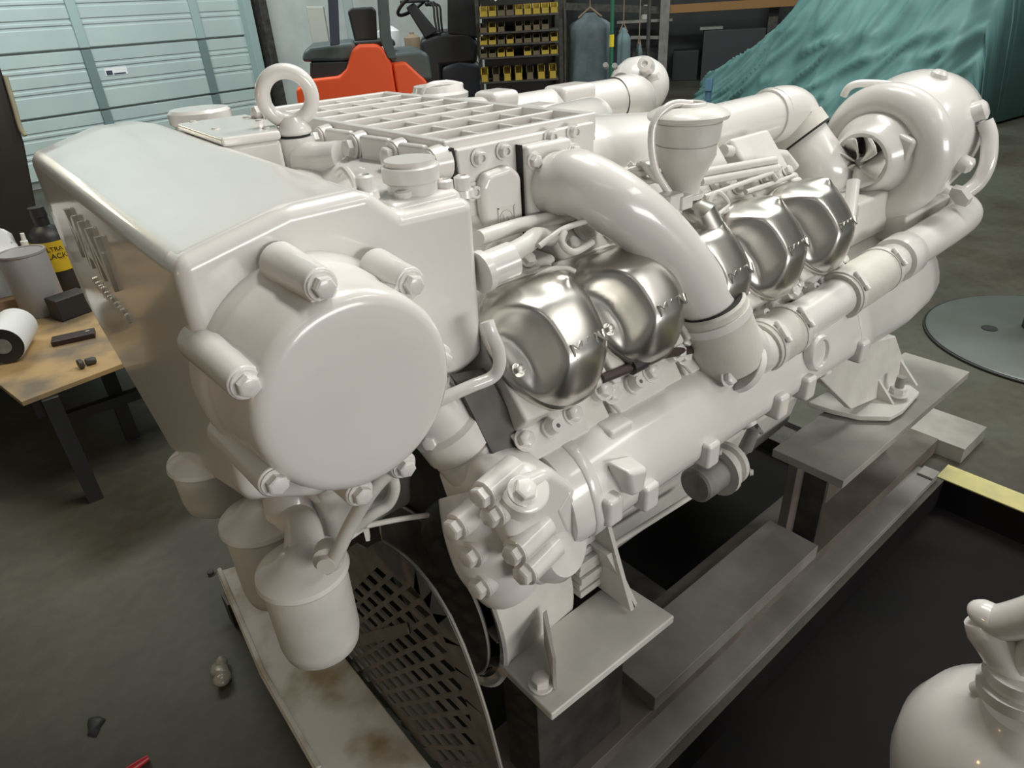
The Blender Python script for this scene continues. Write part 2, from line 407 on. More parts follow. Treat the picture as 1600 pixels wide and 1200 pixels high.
for i in range(NC):
    c = cov_c(i)
    o = bpy.data.objects.new('valve_cover', CM); link(o, E, c); o.rotation_euler = CROT.to_euler()
    # raised lettering on the lower right of the dome; a child in the cover's own frame
    if LETTER is None:
        t = text_mesh('lettering', 'MAN', 0.0225, 0.0014, CHROME, None, (0, 0, 0), Matrix.Identity(3)); LETTER = t.data; bpy.data.objects.remove(t)
        for vtx in LETTER.vertices: vtx.co.x *= 1.28
    t = bpy.data.objects.new('lettering', LETTER); COL.objects.link(t); t.parent = o
    t.location = (0.012, -0.030, cov_h(0.012, -0.030, 0.42) - 0.0015); t.rotation_euler = (math.radians(20), math.radians(3), math.radians(2))
    for u, v in ((-0.0655, -0.020),):
        q = bpy.data.objects.new('cover_bolt', BOLT.copy()); q.data.materials.append(CHROME); COL.objects.link(q); q.parent = o
        q.location = (u, v, cov_h(u, v, 0.85) - 0.001); q.scale = (0.0066,) * 3
# cylinder heads with their bolts
HN = CN; HV = CVv
for i in range(NC):
    c = cov_c(i)
    def hp(u, v, n_): return c + CU * u + HV * v + HN * n_
    b = MB(); b.prism([hp(-0.076, -0.128, -0.12), hp(-0.076, 0.095, -0.12), hp(-0.076, 0.095, 0.0), hp(-0.076, -0.080, 0.0), hp(-0.076, -0.085, -0.034), hp(-0.076, -0.128, -0.038)], CU * 0.150)
    head = EB(b, 'cylinder_head', PAINT_MATT, 0.005)
    b = MB(); b.prism([hp(-0.085, -0.084, -0.032), hp(0.03, -0.084, -0.032), hp(0.03, -0.128, -0.032), hp(-0.068, -0.128, -0.032)], HN * -0.05)
    b.build('head_lug', PAINT, head, 0.004)
    for u in (-0.070, 0.014): bolt(head, hp(u, -0.098, -0.032), HN, 0.0112)
    b = MB(); b.lathe(hp(-0.028, -0.101, -0.032), HN, [(0, 0.014), (0.005, 0.014), (0.005, 0.0105), (0.02, 0.009), (0.02, 0.003), (0.008, 0.003), (0.008, 0.0)], 18); b.build('core_plug', PAINT, head)
    for u, v in ((0.070, -0.088), (0.092, -0.078)):
        b = MB(); b.cyl(hp(u, v, -0.08), hp(u, v, -0.022), 0.015, 0.0135); b.build('stud_boss', PAINT, head); bolt(head, hp(u, v, -0.022), HN, 0.0112)
# far bank: heads only
b = MB(); b.prism([(0.45, 1.34, 0.93), (0.45, 1.50, 0.95), (0.45, 1.42, 1.05), (0.45, 1.28, 1.0)], (0.78, 0, 0)); EB(b, 'far_cylinder_heads', PAINT_MATT, 0.006)

# lower cast manifold along the bank
def mani(x, s=1.0, dy=0.0, dz=0.0):
    out = []
    for k in range(20):
        a = 2 * PI * k / 20; ca, sa = math.cos(a), math.sin(a)
        e = 2.0 / 2.6
        y = math.copysign(abs(ca) ** e, ca) * 0.058 * s; z = math.copysign(abs(sa) ** e, sa) * 0.063 * s
        out.append((x, 0.517 + dy + y + z * 0.30, 0.771 + dz + z))
    return out
b = MB(); b.loft([mani(x, s_) for x, s_ in ((0.455, 0.94), (0.47, 1.0), (0.60, 0.97), (0.80, 0.95), (1.0, 0.95), (1.15, 0.97), (1.2, 0.98))])
M_ = EB(b, 'water_cooled_manifold', PAINT, 0.0, ang=60)
b = MB(); b.loft([mani(x, s_, dy, dz) for x, s_, dy, dz in ((1.19, 0.99, 0, 0), (1.2, 1.06, 0, 0), (1.225, 1.06, 0, 0), (1.235, 1.0, 0, 0), (1.40, 1.04, 0.0, 0.0), (1.52, 1.02, 0.01, 0), (1.585, 0.9, 0.015, 0), (1.60, 0.78, 0.02, 0))])
EB(b, 'manifold_rear_end', PAINT, 0.0, ang=60)
for x, z0 in ((0.512, 0.73), (0.585, 0.712), (0.725, 0.712), (0.915, 0.712), (1.0, 0.712), (1.19, 0.712)):
    b = MB(); b.box((x, 0.468, z0 + 0.022), (0.03, 0.05, 0.044)); b.build('casting_boss', PAINT, M_, 0.007)
for x in (0.60, 0.86, 1.10):
    b = MB(); b.lathe((x, 0.50, 0.745), (0, -0.55, -0.6), [(0, 0.016), (0.035, 0.014), (0.046, 0.0125)], 14); b.build('round_boss', PAINT, M_)
b = MB(); b.loft([[(0.52, 0.475, 0.815), (0.57, 0.475, 0.80), (0.565, 0.475, 0.755), (0.535, 0.475, 0.757)], [(0.525, 0.438, 0.812), (0.567, 0.438, 0.798), (0.56, 0.438, 0.762), (0.537, 0.438, 0.764)]]); b.build('name_pad', PAINT, M_, 0.008)
for x in (0.575, 0.835):
    b = MB(); b.box((x, 0.512, 0.818), (0.045, 0.04, 0.03)); b.build('top_pad', PAINT, M_, 0.006)
b = MB(); b.lathe((1.03, 0.468, 0.785), (0, -1, 0.15), [(0, 0.032), (0.012, 0.032), (0.016, 0.029), (0.016, 0.024), (0.011, 0.022), (0.011, 0)], 28); b.build('cleaning_port', PAINT, M_)
bolt(M_, (0.79, 0.478, 0.825), (0, -0.9, 0.5), 0.011)
# front elbow block of the manifold, with its big bolts
b = MB()
b.loft([[(0.366, y, 0.856), (0.43, y, 0.850), (0.470, y, 0.80), (0.496, y, 0.70), (0.484, y, 0.660), (0.405, y, 0.668), (0.372, y, 0.71), (0.356, y, 0.80)] for y in (0.62, 0.470)])
FB_ = EB(b, 'manifold_front_block', PAINT, 0.014)
b = MB(); b.tube([P(745, 768, y=0.570), P(755, 815, y=0.548), P(770, 865, y=0.535), P(795, 905, y=0.525)], [0.050, 0.053, 0.053, 0.047], n=24); b.build('water_outlet_column', PAINT, FB_)
b = MB(); b.loft([mani(x, s_) for x, s_ in ((0.484, 0.99), (0.486, 1.04), (0.502, 1.04), (0.504, 0.98))]); b.build('joint_flange', PAINT, FB_, ang=60)
b = MB(); b.prism([P(892, 768, y=0.468), P(908, 800, y=0.468), P(905, 838, y=0.468), P(890, 842, y=0.468), P(872, 800, y=0.468)], (0, 0.05, 0)); b.build('flange_ear', PAINT, FB_, 0.004)
b = MB(); b.lathe(P(822, 775, y=0.475) + Vector((0, 0.02, -0.01)), (0, -0.62, 0.78), [(0, 0.034), (0.028, 0.032), (0.031, 0.028)], 26); b.build('plug_boss', PAINT, FB_)
bolt(FB_, P(816, 768, y=0.458), (0, -0.62, 0.78), 0.0135)
b = MB(); b.lathe(P(848, 850, y=0.503), (0.15, -0.9, 0.35), [(0, 0.050), (0.03, 0.046), (0.044, 0.036), (0.048, 0.0)], 28); b.build('rounded_lug', PAINT, FB_)
for px, py, y in ((757, 772, 0.495), (772, 802, 0.488), (714, 822, 0.525), (738, 866, 0.515), (752, 915, 0.505), (806, 862, 0.465), (822, 893, 0.463)):
    p = P(px, py, y=y); b = MB(); b.cyl(p + Vector((0.055, 0.012, 0)), p, 0.019, 0.0175); b.build('bolt_boss', PAINT, FB_)
    bolt(FB_, p, (-1, -0.18, 0.03), 0.013)
b = MB(); b.lathe(P(718, 850, y=0.64), (-0.9, -0.3, 0), [(-0.1, 0.07), (0.0, 0.07), (0.02, 0.055), (0.022, 0.03), (0.04, 0.028), (0.042, 0)], 30); EB(b, 'pump_volute', DARKSTEEL, 0)
# stub pipe rising to the tank
b = MB(); pa = P(775, 755, y=0.575); pb = P(685, 645, y=0.605)
ax = pb - pa; Lp = ax.length
b.lathe(pa, ax, [(-0.02, 0.046), (0.28 * Lp, 0.046), (0.285 * Lp, 0.0425), (0.30 * Lp, 0.0425), (0.305 * Lp, 0.0465), (0.60 * Lp, 0.046), (0.61 * Lp, 0.0425), (0.63 * Lp, 0.0425), (0.64 * Lp, 0.049), (0.86 * Lp, 0.048), (0.9 * Lp, 0.041), (1.25 * Lp, 0.039)], 30)
SP = EB(b, 'coolant_stub_pipe', PAINT)
b = MB(); p = P(672, 690, y=0.585); b.cyl(p + Vector((0.02, 0.03, 0.01)), p, 0.013); b.build('clamp_lug', PAINT, SP); bolt(SP, p, (-0.7, -0.7, 0.2), 0.009)
# dark flat bracket between the stub pipe and the heads
b = MB(); b.prism([P(712, 597, y=0.575), P(765, 585, y=0.575), P(824, 692, y=0.535), P(780, 732, y=0.535)], (0.0, 0.012, 0.006)); EB(b, 'bracket_plate', DARKSTEEL, 0.002)

# lower coolant pipe with rubber sleeves
py_, = (0.50,)
def lp(x): return Vector((x, 0.50, 0.823 + (x - 0.86) * 0.049))
b = MB(); b.tube([P(1140, 520, y=0.505) + Vector((0, 0, 0.0)), lp(0.862) + Vector((-0.012, 0, 0.03)), lp(0.885), lp(0.93), lp(1.02)], 0.0385, res=8, n=22); EB(b, 'coolant_elbow', PAINT)
b = MB(); b.tube([lp(1.0), lp(1.2), lp(1.4), lp(1.52)], 0.0355, n=22); EB(b, 'coolant_pipe', PAINT)
b = MB(); b.tube([lp(1.37), lp(1.5), lp(1.66), lp(1.725) + Vector((0, 0.01, 0.0)), lp(1.75) + Vector((0, 0.055, 0.01)), lp(1.755) + Vector((0, 0.12, 0.02))], [0.039, 0.039, 0.039, 0.038, 0.036, 0.034], n=22, res=8); EB(b, 'coolant_pipe_rear', PAINT)
b = MB(); b.lathe(lp(1.37), (1, 0, 0.05), [(0, 0.036), (0, 0.0445), (0.004, 0.0455), (0.05, 0.0455), (0.054, 0.043)], 28); EB(b, 'pipe_collar', PAINT)
def hose(x0, x1, r=0.0425):
    b = MB(); a = lp(x0); c = lp(x1); b.lathe(a, c - a, [(0, 0.036), (0, r), ((x1 - x0) * 0.5, r * 1.03), (x1 - x0, r), (x1 - x0, 0.036)], 28)
    h = EB(b, 'rubber_sleeve', HOSE)
    for x in (x0 + 0.014, x1 - 0.014):
        b = MB(); q = lp(x); b.lathe(q - Vector((0.006, 0, 0)), (1, 0, 0.05), [(0, r), (0, r + 0.0022), (0.012, r + 0.0022), (0.012, r)], 28)
        cl = b.build('hose_clamp', PAINT, h)
        e = q + Vector((0.0, -0.032, 0.034)); b = MB(); b.box(e, (0.012, 0.02, 0.01), Matrix.Rotation(0.8, 3, 'X')); b.cyl(e + Vector((0.0, -0.014, -0.012)), e + Vector((0, 0.016, 0.014)), 0.0045); b.build('clamp_screw', PAINT, h, 0.001, seg=1)
hose(0.905, 1.0); hose(1.155, 1.325, 0.043)
b = MB(); b.tube([lp(1.1) + Vector((0, 0.04, 0.02)), lp(1.24) + Vector((0.02, 0.05, 0.08)), lp(1.27) + Vector((0.04, 0.08, 0.16))], 0.012, smooth=False); EB(b, 'pipe_stay', PAINT)

# big charge pipe swooping down from the aftercooler
pts = [Vector((0.625, 0.72, 1.115)), Vector((0.628, 0.665, 1.115)), P(905, 287, y=0.63), P(965, 320, y=0.59), P(1025, 368, y=0.565), P(1072, 422, y=0.545), P(1106, 478, y=0.53), P(1122, 510, y=0.52)]
b = MB(); b.tube(pts, [0.041, 0.041, 0.0425, 0.0425, 0.0425, 0.042, 0.041, 0.041], n=28, res=8); EB(b, 'charge_pipe', PAINT)
h0 = P(1109, 478, y=0.528); h1 = P(1140, 565, y=0.503)
b = MB(); ax = h1 - h0; b.lathe(h0, ax, [(0, 0.041), (-0.004, 0.049), (0.0, 0.0525), (0.02, 0.0535), (ax.length * 0.5, 0.0545), (ax.length, 0.0535), (ax.length * 1.02, 0.051), (ax.length * 1.02, 0.04)], 36)
RB_ = EB(b, 'rubber_elbow_hose', HOSE)
b = MB(); b.lathe(h0 - ax.normalized() * 0.0045, ax, [(0, 0.041), (0, 0.0485), (0.0012, 0.0485), (0.0012, 0.041)], 36); b.build('hose_gap', GAP, RB_)
b = MB(); b.lathe(h0 + ax * 0.10, ax, [(0, 0.0535), (0, 0.0555), (0.013, 0.0555), (0.013, 0.0535)], 36); b.build('hose_clamp', PAINT, RB_)
e = P(1153, 445, y=0.55); b = MB(); b.cyl(e + Vector((-0.012, 0.01, 0.012)), e + Vector((0.014, -0.012, -0.016)), 0.0075); b.box(e, (0.022, 0.02, 0.012)); b.build('clamp_screw', PAINT, RB_, 0.002, seg=1)
b = MB(); b.lathe(P(1150, 570, y=0.49) + Vector((0.004, 0, 0)), (0.75, -0.3, -0.55), [(0, 0.041), (0.0, 0.044), (0.012, 0.044), (0.012, 0.041)], 30); b.build('end_clamp', PAINT, RB_)

# aftercooler
AX0, AX1, AY0, AY1, AZ = 0.478, 0.742, 0.705, 1.28, 1.188
b = MB(); b.bx(AX0 + 0.004, AX1 - 0.002, AY0 + 0.006, AY1 - 0.004, 1.02, 1.160); AC = EB(b, 'aftercooler_case', PAINT, 0.006)
# ribbed lid: rim, long ribs and cross ribs over a recessed plate
b = MB(); b.bx(AX0, AX1, AY0, AY1, 1.150, 1.166); LID = EB(b, 'aftercooler_lid', PAINT, 0.003)
rz0, rz1 = 1.163, AZ
for nm, a in (('lid_rim', (AX0, AX1, AY0, AY0 + 0.013)), ('lid_rim', (AX0, AX1, AY1 - 0.013, AY1)), ('lid_rim', (AX0, AX0 + 0.013, AY0 + 0.01, AY1 - 0.01)), ('lid_rim', (AX1 - 0.016, AX1, AY0 + 0.01, AY1 - 0.01))):
    b = MB(); b.bx(*a, rz0, rz1); b.build(nm, PAINT, LID, 0.003)
ny = 8; ys = [AY0 + 0.006 + (AY1 - AY0 - 0.012) * k / ny for k in range(ny + 1)]
xs = [AX0 + 0.0065 + (AX1 - AX0 - 0.0145) * t for t in (0, 0.30, 0.56, 0.80, 1)]
for y in ys[1:-1]:
    b = MB(); b.bx(AX0 + 0.01, AX1 - 0.01, y - 0.0035, y + 0.0035, rz0, rz1 - 0.001); b.build('long_rib', PAINT, LID, 0.002, seg=2)
for k in range(ny):
    for x in xs[1:-1]:
        b = MB(); b.bx(x - 0.0035, x + 0.0035, ys[k] + 0.0035, ys[k + 1] - 0.0035, rz0, rz1 - 0.005); b.build('cross_rib', PAINT, LID, 0.002, seg=2)
b = MB(); b.lathe((0.652, AY0 + 0.046, 1.1655), (0, 0, 1), [(0, 0.010), (0.0015, 0.0085), (0.0015, 0)], 16); b.build('open_hole', GAP, LID)
# near end cover: panel with emblem, bolted flange
b = MB(); b.prism([(0.487, 0.706, 1.178), (0.727, 0.706, 1.178), (0.727, 0.706, 1.03), (0.50, 0.706, 1.03)], (0, -0.012, 0)); NE_ = EB(b, 'aftercooler_end_cover', PAINT, 0.003)
b = MB(); b.prism([(0.508, 0.697, 1.130), (0.518, 0.697, 1.146), (0.560, 0.697, 1.150), (0.577, 0.697, 1.135), (0.577, 0.697, 1.035), (0.514, 0.697, 1.035)], (0, -0.020, 0)); b.build('domed_panel', PAINT, NE_, 0.012, seg=4)
b = MB(); b.prism([(0.582, 0.695, 1.169), (0.660, 0.695, 1.169), (0.685, 0.695, 1.138), (0.685, 0.695, 1.06), (0.582, 0.695, 1.048)], (0, -0.022, 0)); b.build('pipe_flange', PAINT, NE_, 0.006)
b = MB(); b.prism([(0.5802, 0.694, 1.170), (0.5816, 0.694, 1.170), (0.5816, 0.694, 1.047), (0.5802, 0.694, 1.047)], (0, -0.012, 0)); b.build('joint_line', GAP, NE_)
b = MB(); b.prism([(0.480, 0.704, 1.180), (0.4865, 0.704, 1.180), (0.4905, 0.704, 1.09), (0.486, 0.704, 1.09)], (0, -0.006, 0)); b.build('joint_line', GAP, NE_)
for x, z in ((0.518, 1.164), (0.558, 1.166), (0.640, 1.171), (0.682, 1.1715), (0.505, 1.125)):
    bolt(NE_, (x, 0.692, z), (0, -1, 0), 0.0078, kind=SOCK)
for x, z in ((0.593, 1.150), (0.593, 1.062), (0.664, 1.150)): bolt(NE_, (x, 0.6735, z), (0, -1, 0), 0.0085)
em = MB(); c = Vector((0.545, 0.6765, 1.085))
for a in ((-0.014, -0.0125, -0.016, 0.016), (0.0125, 0.014, -0.016, 0.016), (-0.014, 0.014, 0.0145, 0.016), (-0.014, 0.014, -0.016, -0.0145)): em.bx(c.x + a[0], c.x + a[1], c.y - 0.0015, c.y + 0.002, c.z + a[2], c.z + a[3])
em.torus(c, (0, 1, 0), 0.0105, 0.0011, 24, 6)
for q in (((-0.005, 0.006), (-0.002, -0.006)), ((-0.002, -0.006), (0.002, 0.002)), ((0.002, 0.002), (0.006, -0.005))): em.tube([c + Vector((q[0][0], 0, q[0][1])), c + Vector((q[1][0], 0, q[1][1]))], 0.001, n=6, smooth=False)
em.build('cast_emblem', PAINT, NE_)
# front face of the aftercooler: scallops and bolts
b = MB(); b.loft([[(0.395, 0.72, 1.09), (0.395, 1.24, 1.09), (0.395, 1.24, 1.11), (0.395, 0.72, 1.11)], [(0.43, 0.72, 1.07), (0.43, 1.26, 1.07), (0.43, 1.26, 1.145), (0.43, 0.72, 1.145)], [(0.478, 0.712, 1.05), (0.478, 1.28, 1.05), (0.478, 1.28, 1.155), (0.478, 0.712, 1.155)]])
FR = EB(b, 'inlet_casting', PAINT, 0.012)
for y in (0.715, 0.80, 0.905, 1.01, 1.12):
    b = MB(); b.lathe((0.482, y, 1.163), (-1, 0, 0), [(0, 0.022), (0.022, 0.019), (0.024, 0.013), (0.024, 0)], 20); b.build('bolt_boss', PAINT, FR)
    bolt(FR, (0.458, y, 1.163), (-1, 0, 0.1), 0.0125)
for y0, y1 in ((0.735, 0.785), (0.82, 0.885), (0.925, 0.99)):
    b = MB(); b.prism([(0.477, y0, 1.14), (0.477, y0, 1.182), (0.470, y1, 1.182), (0.470, y1, 1.14)], (-0.012, 0, 0)); b.build('scallop_wall', PAINT, FR, 0.005)
b = MB(); b.sphere((0.425, 0.80, 1.085), 1.0, 32, 16, (0.075, 0.105, 0.058)); b.build('thermostat_dome', PAINT, FR)
b = MB(); b.sphere((0.42, 0.98, 1.09), 1.0, 32, 16, (0.07, 0.09, 0.05)); b.build('thermostat_dome', PAINT, FR)
b = MB(); b.lathe((0.385, 0.725, 1.105), (-0.4, -0.2, 0.5), [(-0.03, 0.024), (0.0, 0.024), (0.002, 0.028), (0.012, 0.028), (0.014, 0.023), (0.02, 0.02), (0.02, 0)], 26); b.build('thermostat_plug', PAINT, FR)
b = MB(); b.tube([P(528, 272, x=0.345), P(538, 264, x=0.345), P(550, 278, x=0.345), P(556, 292, x=0.345)], 0.0042, n=8); b.build('clamp_lever', PAINT, FR)
# lifting eye on its stem
ec = P(449, 151, y=1.0); vd = Vector((ec.x, ec.y, 0)).normalized()
b = MB(); b.torus(ec, vd + Vector((0, 0, 0.1)), 0.0335, 0.0105, 44, 16)
b.lathe(ec - Vector((0, 0, 0.0505)), (0, 0, 1), [(0, 0.0225), (0.003, 0.025), (0.010, 0.0235), (0.018, 0.018), (0.024, 0.012)], 26); EY = EB(b, 'lifting_eye', PAINT)
b = MB(); b.lathe(ec - Vector((0, 0, 0.19)), (0, 0, 1), [(0, 0.032), (0.08, 0.029), (0.136, 0.0265), (0.1365, 0)], 26); EB(b, 'lifting_eye_pillar', PAINT)
b = MB(); b.lathe(ec - Vector((0, 0, 0.0545)), (0, 0, 1), [(0, 0.022), (0.0045, 0.022)], 24); EB(b, 'eye_gap_ring', GAP)
b = MB(); b.tube([ec + Vector((0.0, -0.01, -0.085)), ec + Vector((0.015, -0.045, -0.085)), ec + Vector((0.03, -0.08, -0.078))], [0.026, 0.026, 0.022], n=20); EB(b, 'pillar_web', PAINT)

# coolant tank across the front
secs = []
for y, zb_, fx, rx, ft, rt in ((0.60, 0.885, 0.1215, 0.312, 1.156, 1.180), (0.66, 0.865, 0.1215, 0.312, 1.156, 1.180), (1.0, 0.745, 0.122, 0.312, 1.156, 1.183), (1.30, 0.845, 0.122, 0.312, 1.157, 1.186), (1.38, 0.875, 0.1225, 0.305, 1.155, 1.184), (1.425, 0.885, 0.128, 0.28, 1.147, 1.170)):
    secs.append([(fx, y, ft), (fx + 0.105, y, rt), (rx, y, rt), (rx + 0.022, y, rt - 0.026), (rx + 0.022, y, zb_ + 0.03), (fx + 0.12, y, zb_ - 0.005), (fx, y, zb_ + 0.008), (fx - 0.002, y, 1.03)])
b = MB(); b.loft(secs); TK = EB(b, 'coolant_tank', PAINT, 0.02, seg=5, blim=20, ang=60)
b = MB(); b.prism([(x, 0.597, z) for x, z in ((0.1215, 1.155), (0.228, 1.179), (0.312, 1.179), (0.345, 1.149), (0.4385, 1.146), (0.436, 0.952), (0.40, 0.94), (0.37, 0.932), (0.30, 0.90), (0.2, 0.86), (0.119, 0.90))], (0, 0.05, 0)); b.build('side_plate', PAINT, TK, 0.014, seg=4, blim=10, ang=60)
b = MB(); b.prism([(x, 0.61, z) for x, z in ((0.338, 1.156), (0.434, 1.156), (0.434, 0.98), (0.33, 0.95))], (0, 0.10, 0)); b.build('filler_shoulder', PAINT, TK, 0.012)
DC = Vector((0.222, 0, 1.026))
b = MB(); b.lathe((DC.x, 0.62, DC.z), (0, -1, 0), [(0, 0.112), (0.022, 0.112), (0.030, 0.1095), (0.036, 0.105), (0.066, 0.1035), (0.075, 0.101), (0.110, 0.0995), (0.117, 0.097), (0.121, 0.092), (0.1225, 0.085), (0.123, 0.06), (0.1232, 0)], 72)
CAP_ = EB(b, 'end_cap', PAINT, ang=50)
for ang, rr, yy, ln in ((153, 0.104, 0.508, 0.115), (97, 0.109, 0.508, 0.085), (46, 0.112, 0.520, 0.065), (210, 0.106, 0.508, 0.12), (262, 0.112, 0.512, 0.10), (290, 0.118, 0.52, 0.07), (-12, 0.122, 0.55, 0.04)):
    a = math.radians(ang); px_ = DC.x + rr * math.cos(a); pz_ = DC.z + rr * math.sin(a)
    b = MB(); b.lathe((px_, yy + ln, pz_), (0, -1, 0), [(0, 0.020), (ln * 0.7, 0.0165), (ln, 0.0155)], 22)
    b.box((DC.x + (rr - 0.013) * math.cos(a), yy + ln * 0.45, DC.z + (rr - 0.013) * math.sin(a)), (0.026, ln * 0.88, 0.026), Matrix.Rotation(-a, 3, 'Y'))
    b.build('bolt_post', PAINT, CAP_, 0.002, seg=1); bolt(CAP_, (px_, yy, pz_), (0, -1, 0), 0.0098)
b = MB(); b.tube([P(515, 798, y=0.499), P(524, 812, y=0.499)], 0.001, n=6, smooth=False)
bpy.data.meshes.remove(b.mesh('unused')[0])
# raised front lettering and the small line under it
yx = Matrix(((0, 0, -1), (-1, 0, 0), (0, 1, 0)))                      # text x -> -Y, text y -> +Z, normal -> -X
text_mesh('front_lettering', 'MAN', 0.098, 0.004, PAINT, TK, (0.1195, 1.03, 1.072), yx, 0.001)
for k in range(11):
    b = MB(); y = 1.115 - k * 0.0185; b.box((0.1195, y, 1.004), (0.008, 0.009, 0.012 + 0.004 * (k % 3 == 0))); b.build('small_raised_mark', PAINT, TK, 0.002, seg=1)
# filler caps, shoulder bolts, boxed cover on the far side
def cap(c, r, h, name='filler_cap', label=None):
    b = MB(); b.lathe(c - Vector((0, 0, h)), (0, 0, 1), [(-0.03, r * 0.82), (0, r * 0.82), (0.004, r), (h * 0.92, r * 1.02), (h, r * 0.96), (h + 0.0006, r * 0.42), (h - 0.004, r * 0.36), (h - 0.004, 0)], 40)
    return EB(b, name, PAINT)
cap(P(640, 256, y=0.645), 0.031, 0.020)
b = MB(); b.lathe(P(645, 292, y=0.645), (0, 0, 1), [(-0.03, 0.036), (-0.012, 0.034), (-0.006, 0.0275), (0.03, 0.0275)], 30); b.build('filler_neck', PAINT, TK)
for px, py in ((630, 305), (722, 282), (695, 288), (570, 282)):
    p = P(px, py, y=0.63); b = MB(); b.lathe(p - Vector((0, 0, 0.018)), (0, 0, 1), [(0, 0.013), (0.008, 0.012), (0.008, 0.0095), (0.022, 0.0095), (0.024, 0.006), (0.02, 0.004), (0.02, 0)], 16); b.build('shoulder_bolt', PAINT, TK)
b = MB(); b.lathe(P(310, 170, y=1.37) - Vector((0, 0, 0.05)), (0, 0, 1), [(0, 0.047), (0.024, 0.047), (0.028, 0.054), (0.046, 0.054), (0.051, 0.049), (0.051, 0)], 40); EB(b, 'far_filler_cap', PAINT)
p0 = [P(276, 193, z=1.192), P(345, 216, z=1.192), P(437, 204, z=1.192), P(428, 188, z=1.192), P(385, 178, z=1.192)]
b = MB(); b.prism(p0, (0, 0, -0.012)); PL = EB(b, 'cover_plate', PAINT, 0.004)
cen = sum(p0, Vector()) / 5
b = MB(); b.prism([cen + (p - cen) * 0.96 - Vector((0, 0, 0.012)) for p in p0], (0, 0, -0.06)); EB(b, 'cover_box', PAINT, 0.006)
for px, py in ((302, 192), (337, 203), (416, 202), (385, 185), (405, 190)): b = MB(); b.lathe(P(px, py, z=1.191), (0, 0, 1), [(0, 0.0075), (0.001, 0.0075), (0.0015, 0.005), (0.003, 0.005), (0.003, 0)], 14); b.build('flush_screw', PAINT_MATT, PL)
b = MB(); b.lathe(P(392, 226, x=0.40), (-0.8, -0.5, 0.2), [(0, 0.014), (0.008, 0.013), (0.010, 0.008), (0.010, 0)], 20); EB(b, 'round_plug', PAINT)
for px, py in ((407, 175), (405, 178)): bolt(E, P(px, py, x=0.42), (-1, 0, 0), 0.011)

# ducts behind the aftercooler and the two long charge pipes
b = MB(); b.tube([Vector((0.70, 0.795, 1.09)), Vector((0.80, 0.795, 1.085)), Vector((0.92, 0.79, 1.088)), Vector((1.06, 0.79, 1.095))], [0.088, 0.086, 0.07, 0.05], n=30); ND = EB(b, 'near_outlet_duct', PAINT)
b = MB(); b.tube([Vector((0.725, 0.86, 1.11)), Vector((0.85, 0.90, 1.115)), Vector((0.97, 0.96, 1.115)), Vector((1.06, 1.02, 1.11))], [0.06, 0.058, 0.05, 0.045], n=26); EB(b, 'cross_duct', PAINT)
b = MB(); b.tube([Vector((1.0, 0.79, 1.095)), Vector((1.36, 0.79, 1.098))], 0.0475, n=30, smooth=False); EB(b, 'near_charge_pipe', PAINT)
b = MB(); b.tube([Vector((0.70, 1.20, 1.10)), Vector((0.82, 1.205, 1.105)), Vector((1.0, 1.21, 1.105))], [0.07, 0.062, 0.05], n=26); EB(b, 'far_outlet_duct', PAINT)
b = MB(); b.tube([Vector((0.98, 1.21, 1.105)), Vector((1.34, 1.21, 1.105))], 0.05, n=30, smooth=False); EB(b, 'far_charge_pipe', PAINT)
b = MB(); b.lathe((1.335, 1.21, 1.105), (1, 0, 0), [(0, 0.05), (0, 0.0525), (0.003, 0.0525), (0.003, 0.05)], 30); EB(b, 'far_pipe_seam', GAP)
b = MB(); b.tube([Vector((1.338, 1.21, 1.105)), Vector((1.39, 1.21, 1.105)), Vector((1.44, 1.235, 1.09)), Vector((1.48, 1.28, 1.05))], [0.053, 0.054, 0.056, 0.058], n=28); EB(b, 'far_elbow', PAINT)
for px, py, y, sx in ((775, 137, 1.20, 0.075), (842, 158, 1.08, 0.07), (890, 128, 1.2, 0.11)):
    q = P(px, py, y=y); b = MB(); b.box(q - Vector((0, 0, 0.022)), (sx, 0.075, 0.036)); EB(b, 'duct_pad', PAINT, 0.014)
# far turbocharger peeking over the far pipe
tc = P(985, 124, x=1.50)
b = MB(); b.lathe(tc + Vector((-0.03, 0, -0.03)), (1, 0, 0.1), [(0, 0.02), (0.0, 0.05), (0.02, 0.068), (0.05, 0.078), (0.09, 0.075), (0.12, 0.06), (0.13, 0.0)], 40); FT = EB(b, 'far_turbocharger', PAINT)
for px, py in ((947, 104), (961, 105)):
    b = MB(); b.lathe(P(px, py, x=1.455), (-0.7, -0.4, 0.5), [(0, 0.008), (0.010, 0.007), (0.010, 0)], 14); b.build('banjo_fitting', GREYMETAL, FT)
b = MB(); b.lathe(P(1008, 101, x=1.47), (-0.8, -0.4, 0.3), [(-0.03, 0.02), (0.008, 0.018), (0.010, 0.009), (0.006, 0.007), (0.006, 0)], 18); b.build('side_boss', PAINT, FT)
b = MB(); b.cyl(P(1005, 127, x=1.49), P(1030, 118, x=1.5), 0.009); b.build('drain_spout', PAINT, FT)
# far breather cap
c = P(685, 142, y=1.36)
b = MB(); b.lathe(c - Vector((0, 0, 0.06)), (0, 0, 1), [(0, 0.05), (0.042, 0.055), (0.045, 0.066), (0.055, 0.067), (0.06, 0.058), (0.072, 0.054), (0.074, 0)], 40); EB(b, 'far_oil_filler', PAINT)
b = MB(); b.tube([c + Vector((-0.06, -0.01, -0.03)), c + Vector((-0.045, -0.02, 0.012)), c + Vector((0.0, -0.03, 0.018)), c + Vector((0.05, -0.02, 0.008))], 0.006, n=8); EB(b, 'far_filler_bail', PAINT)
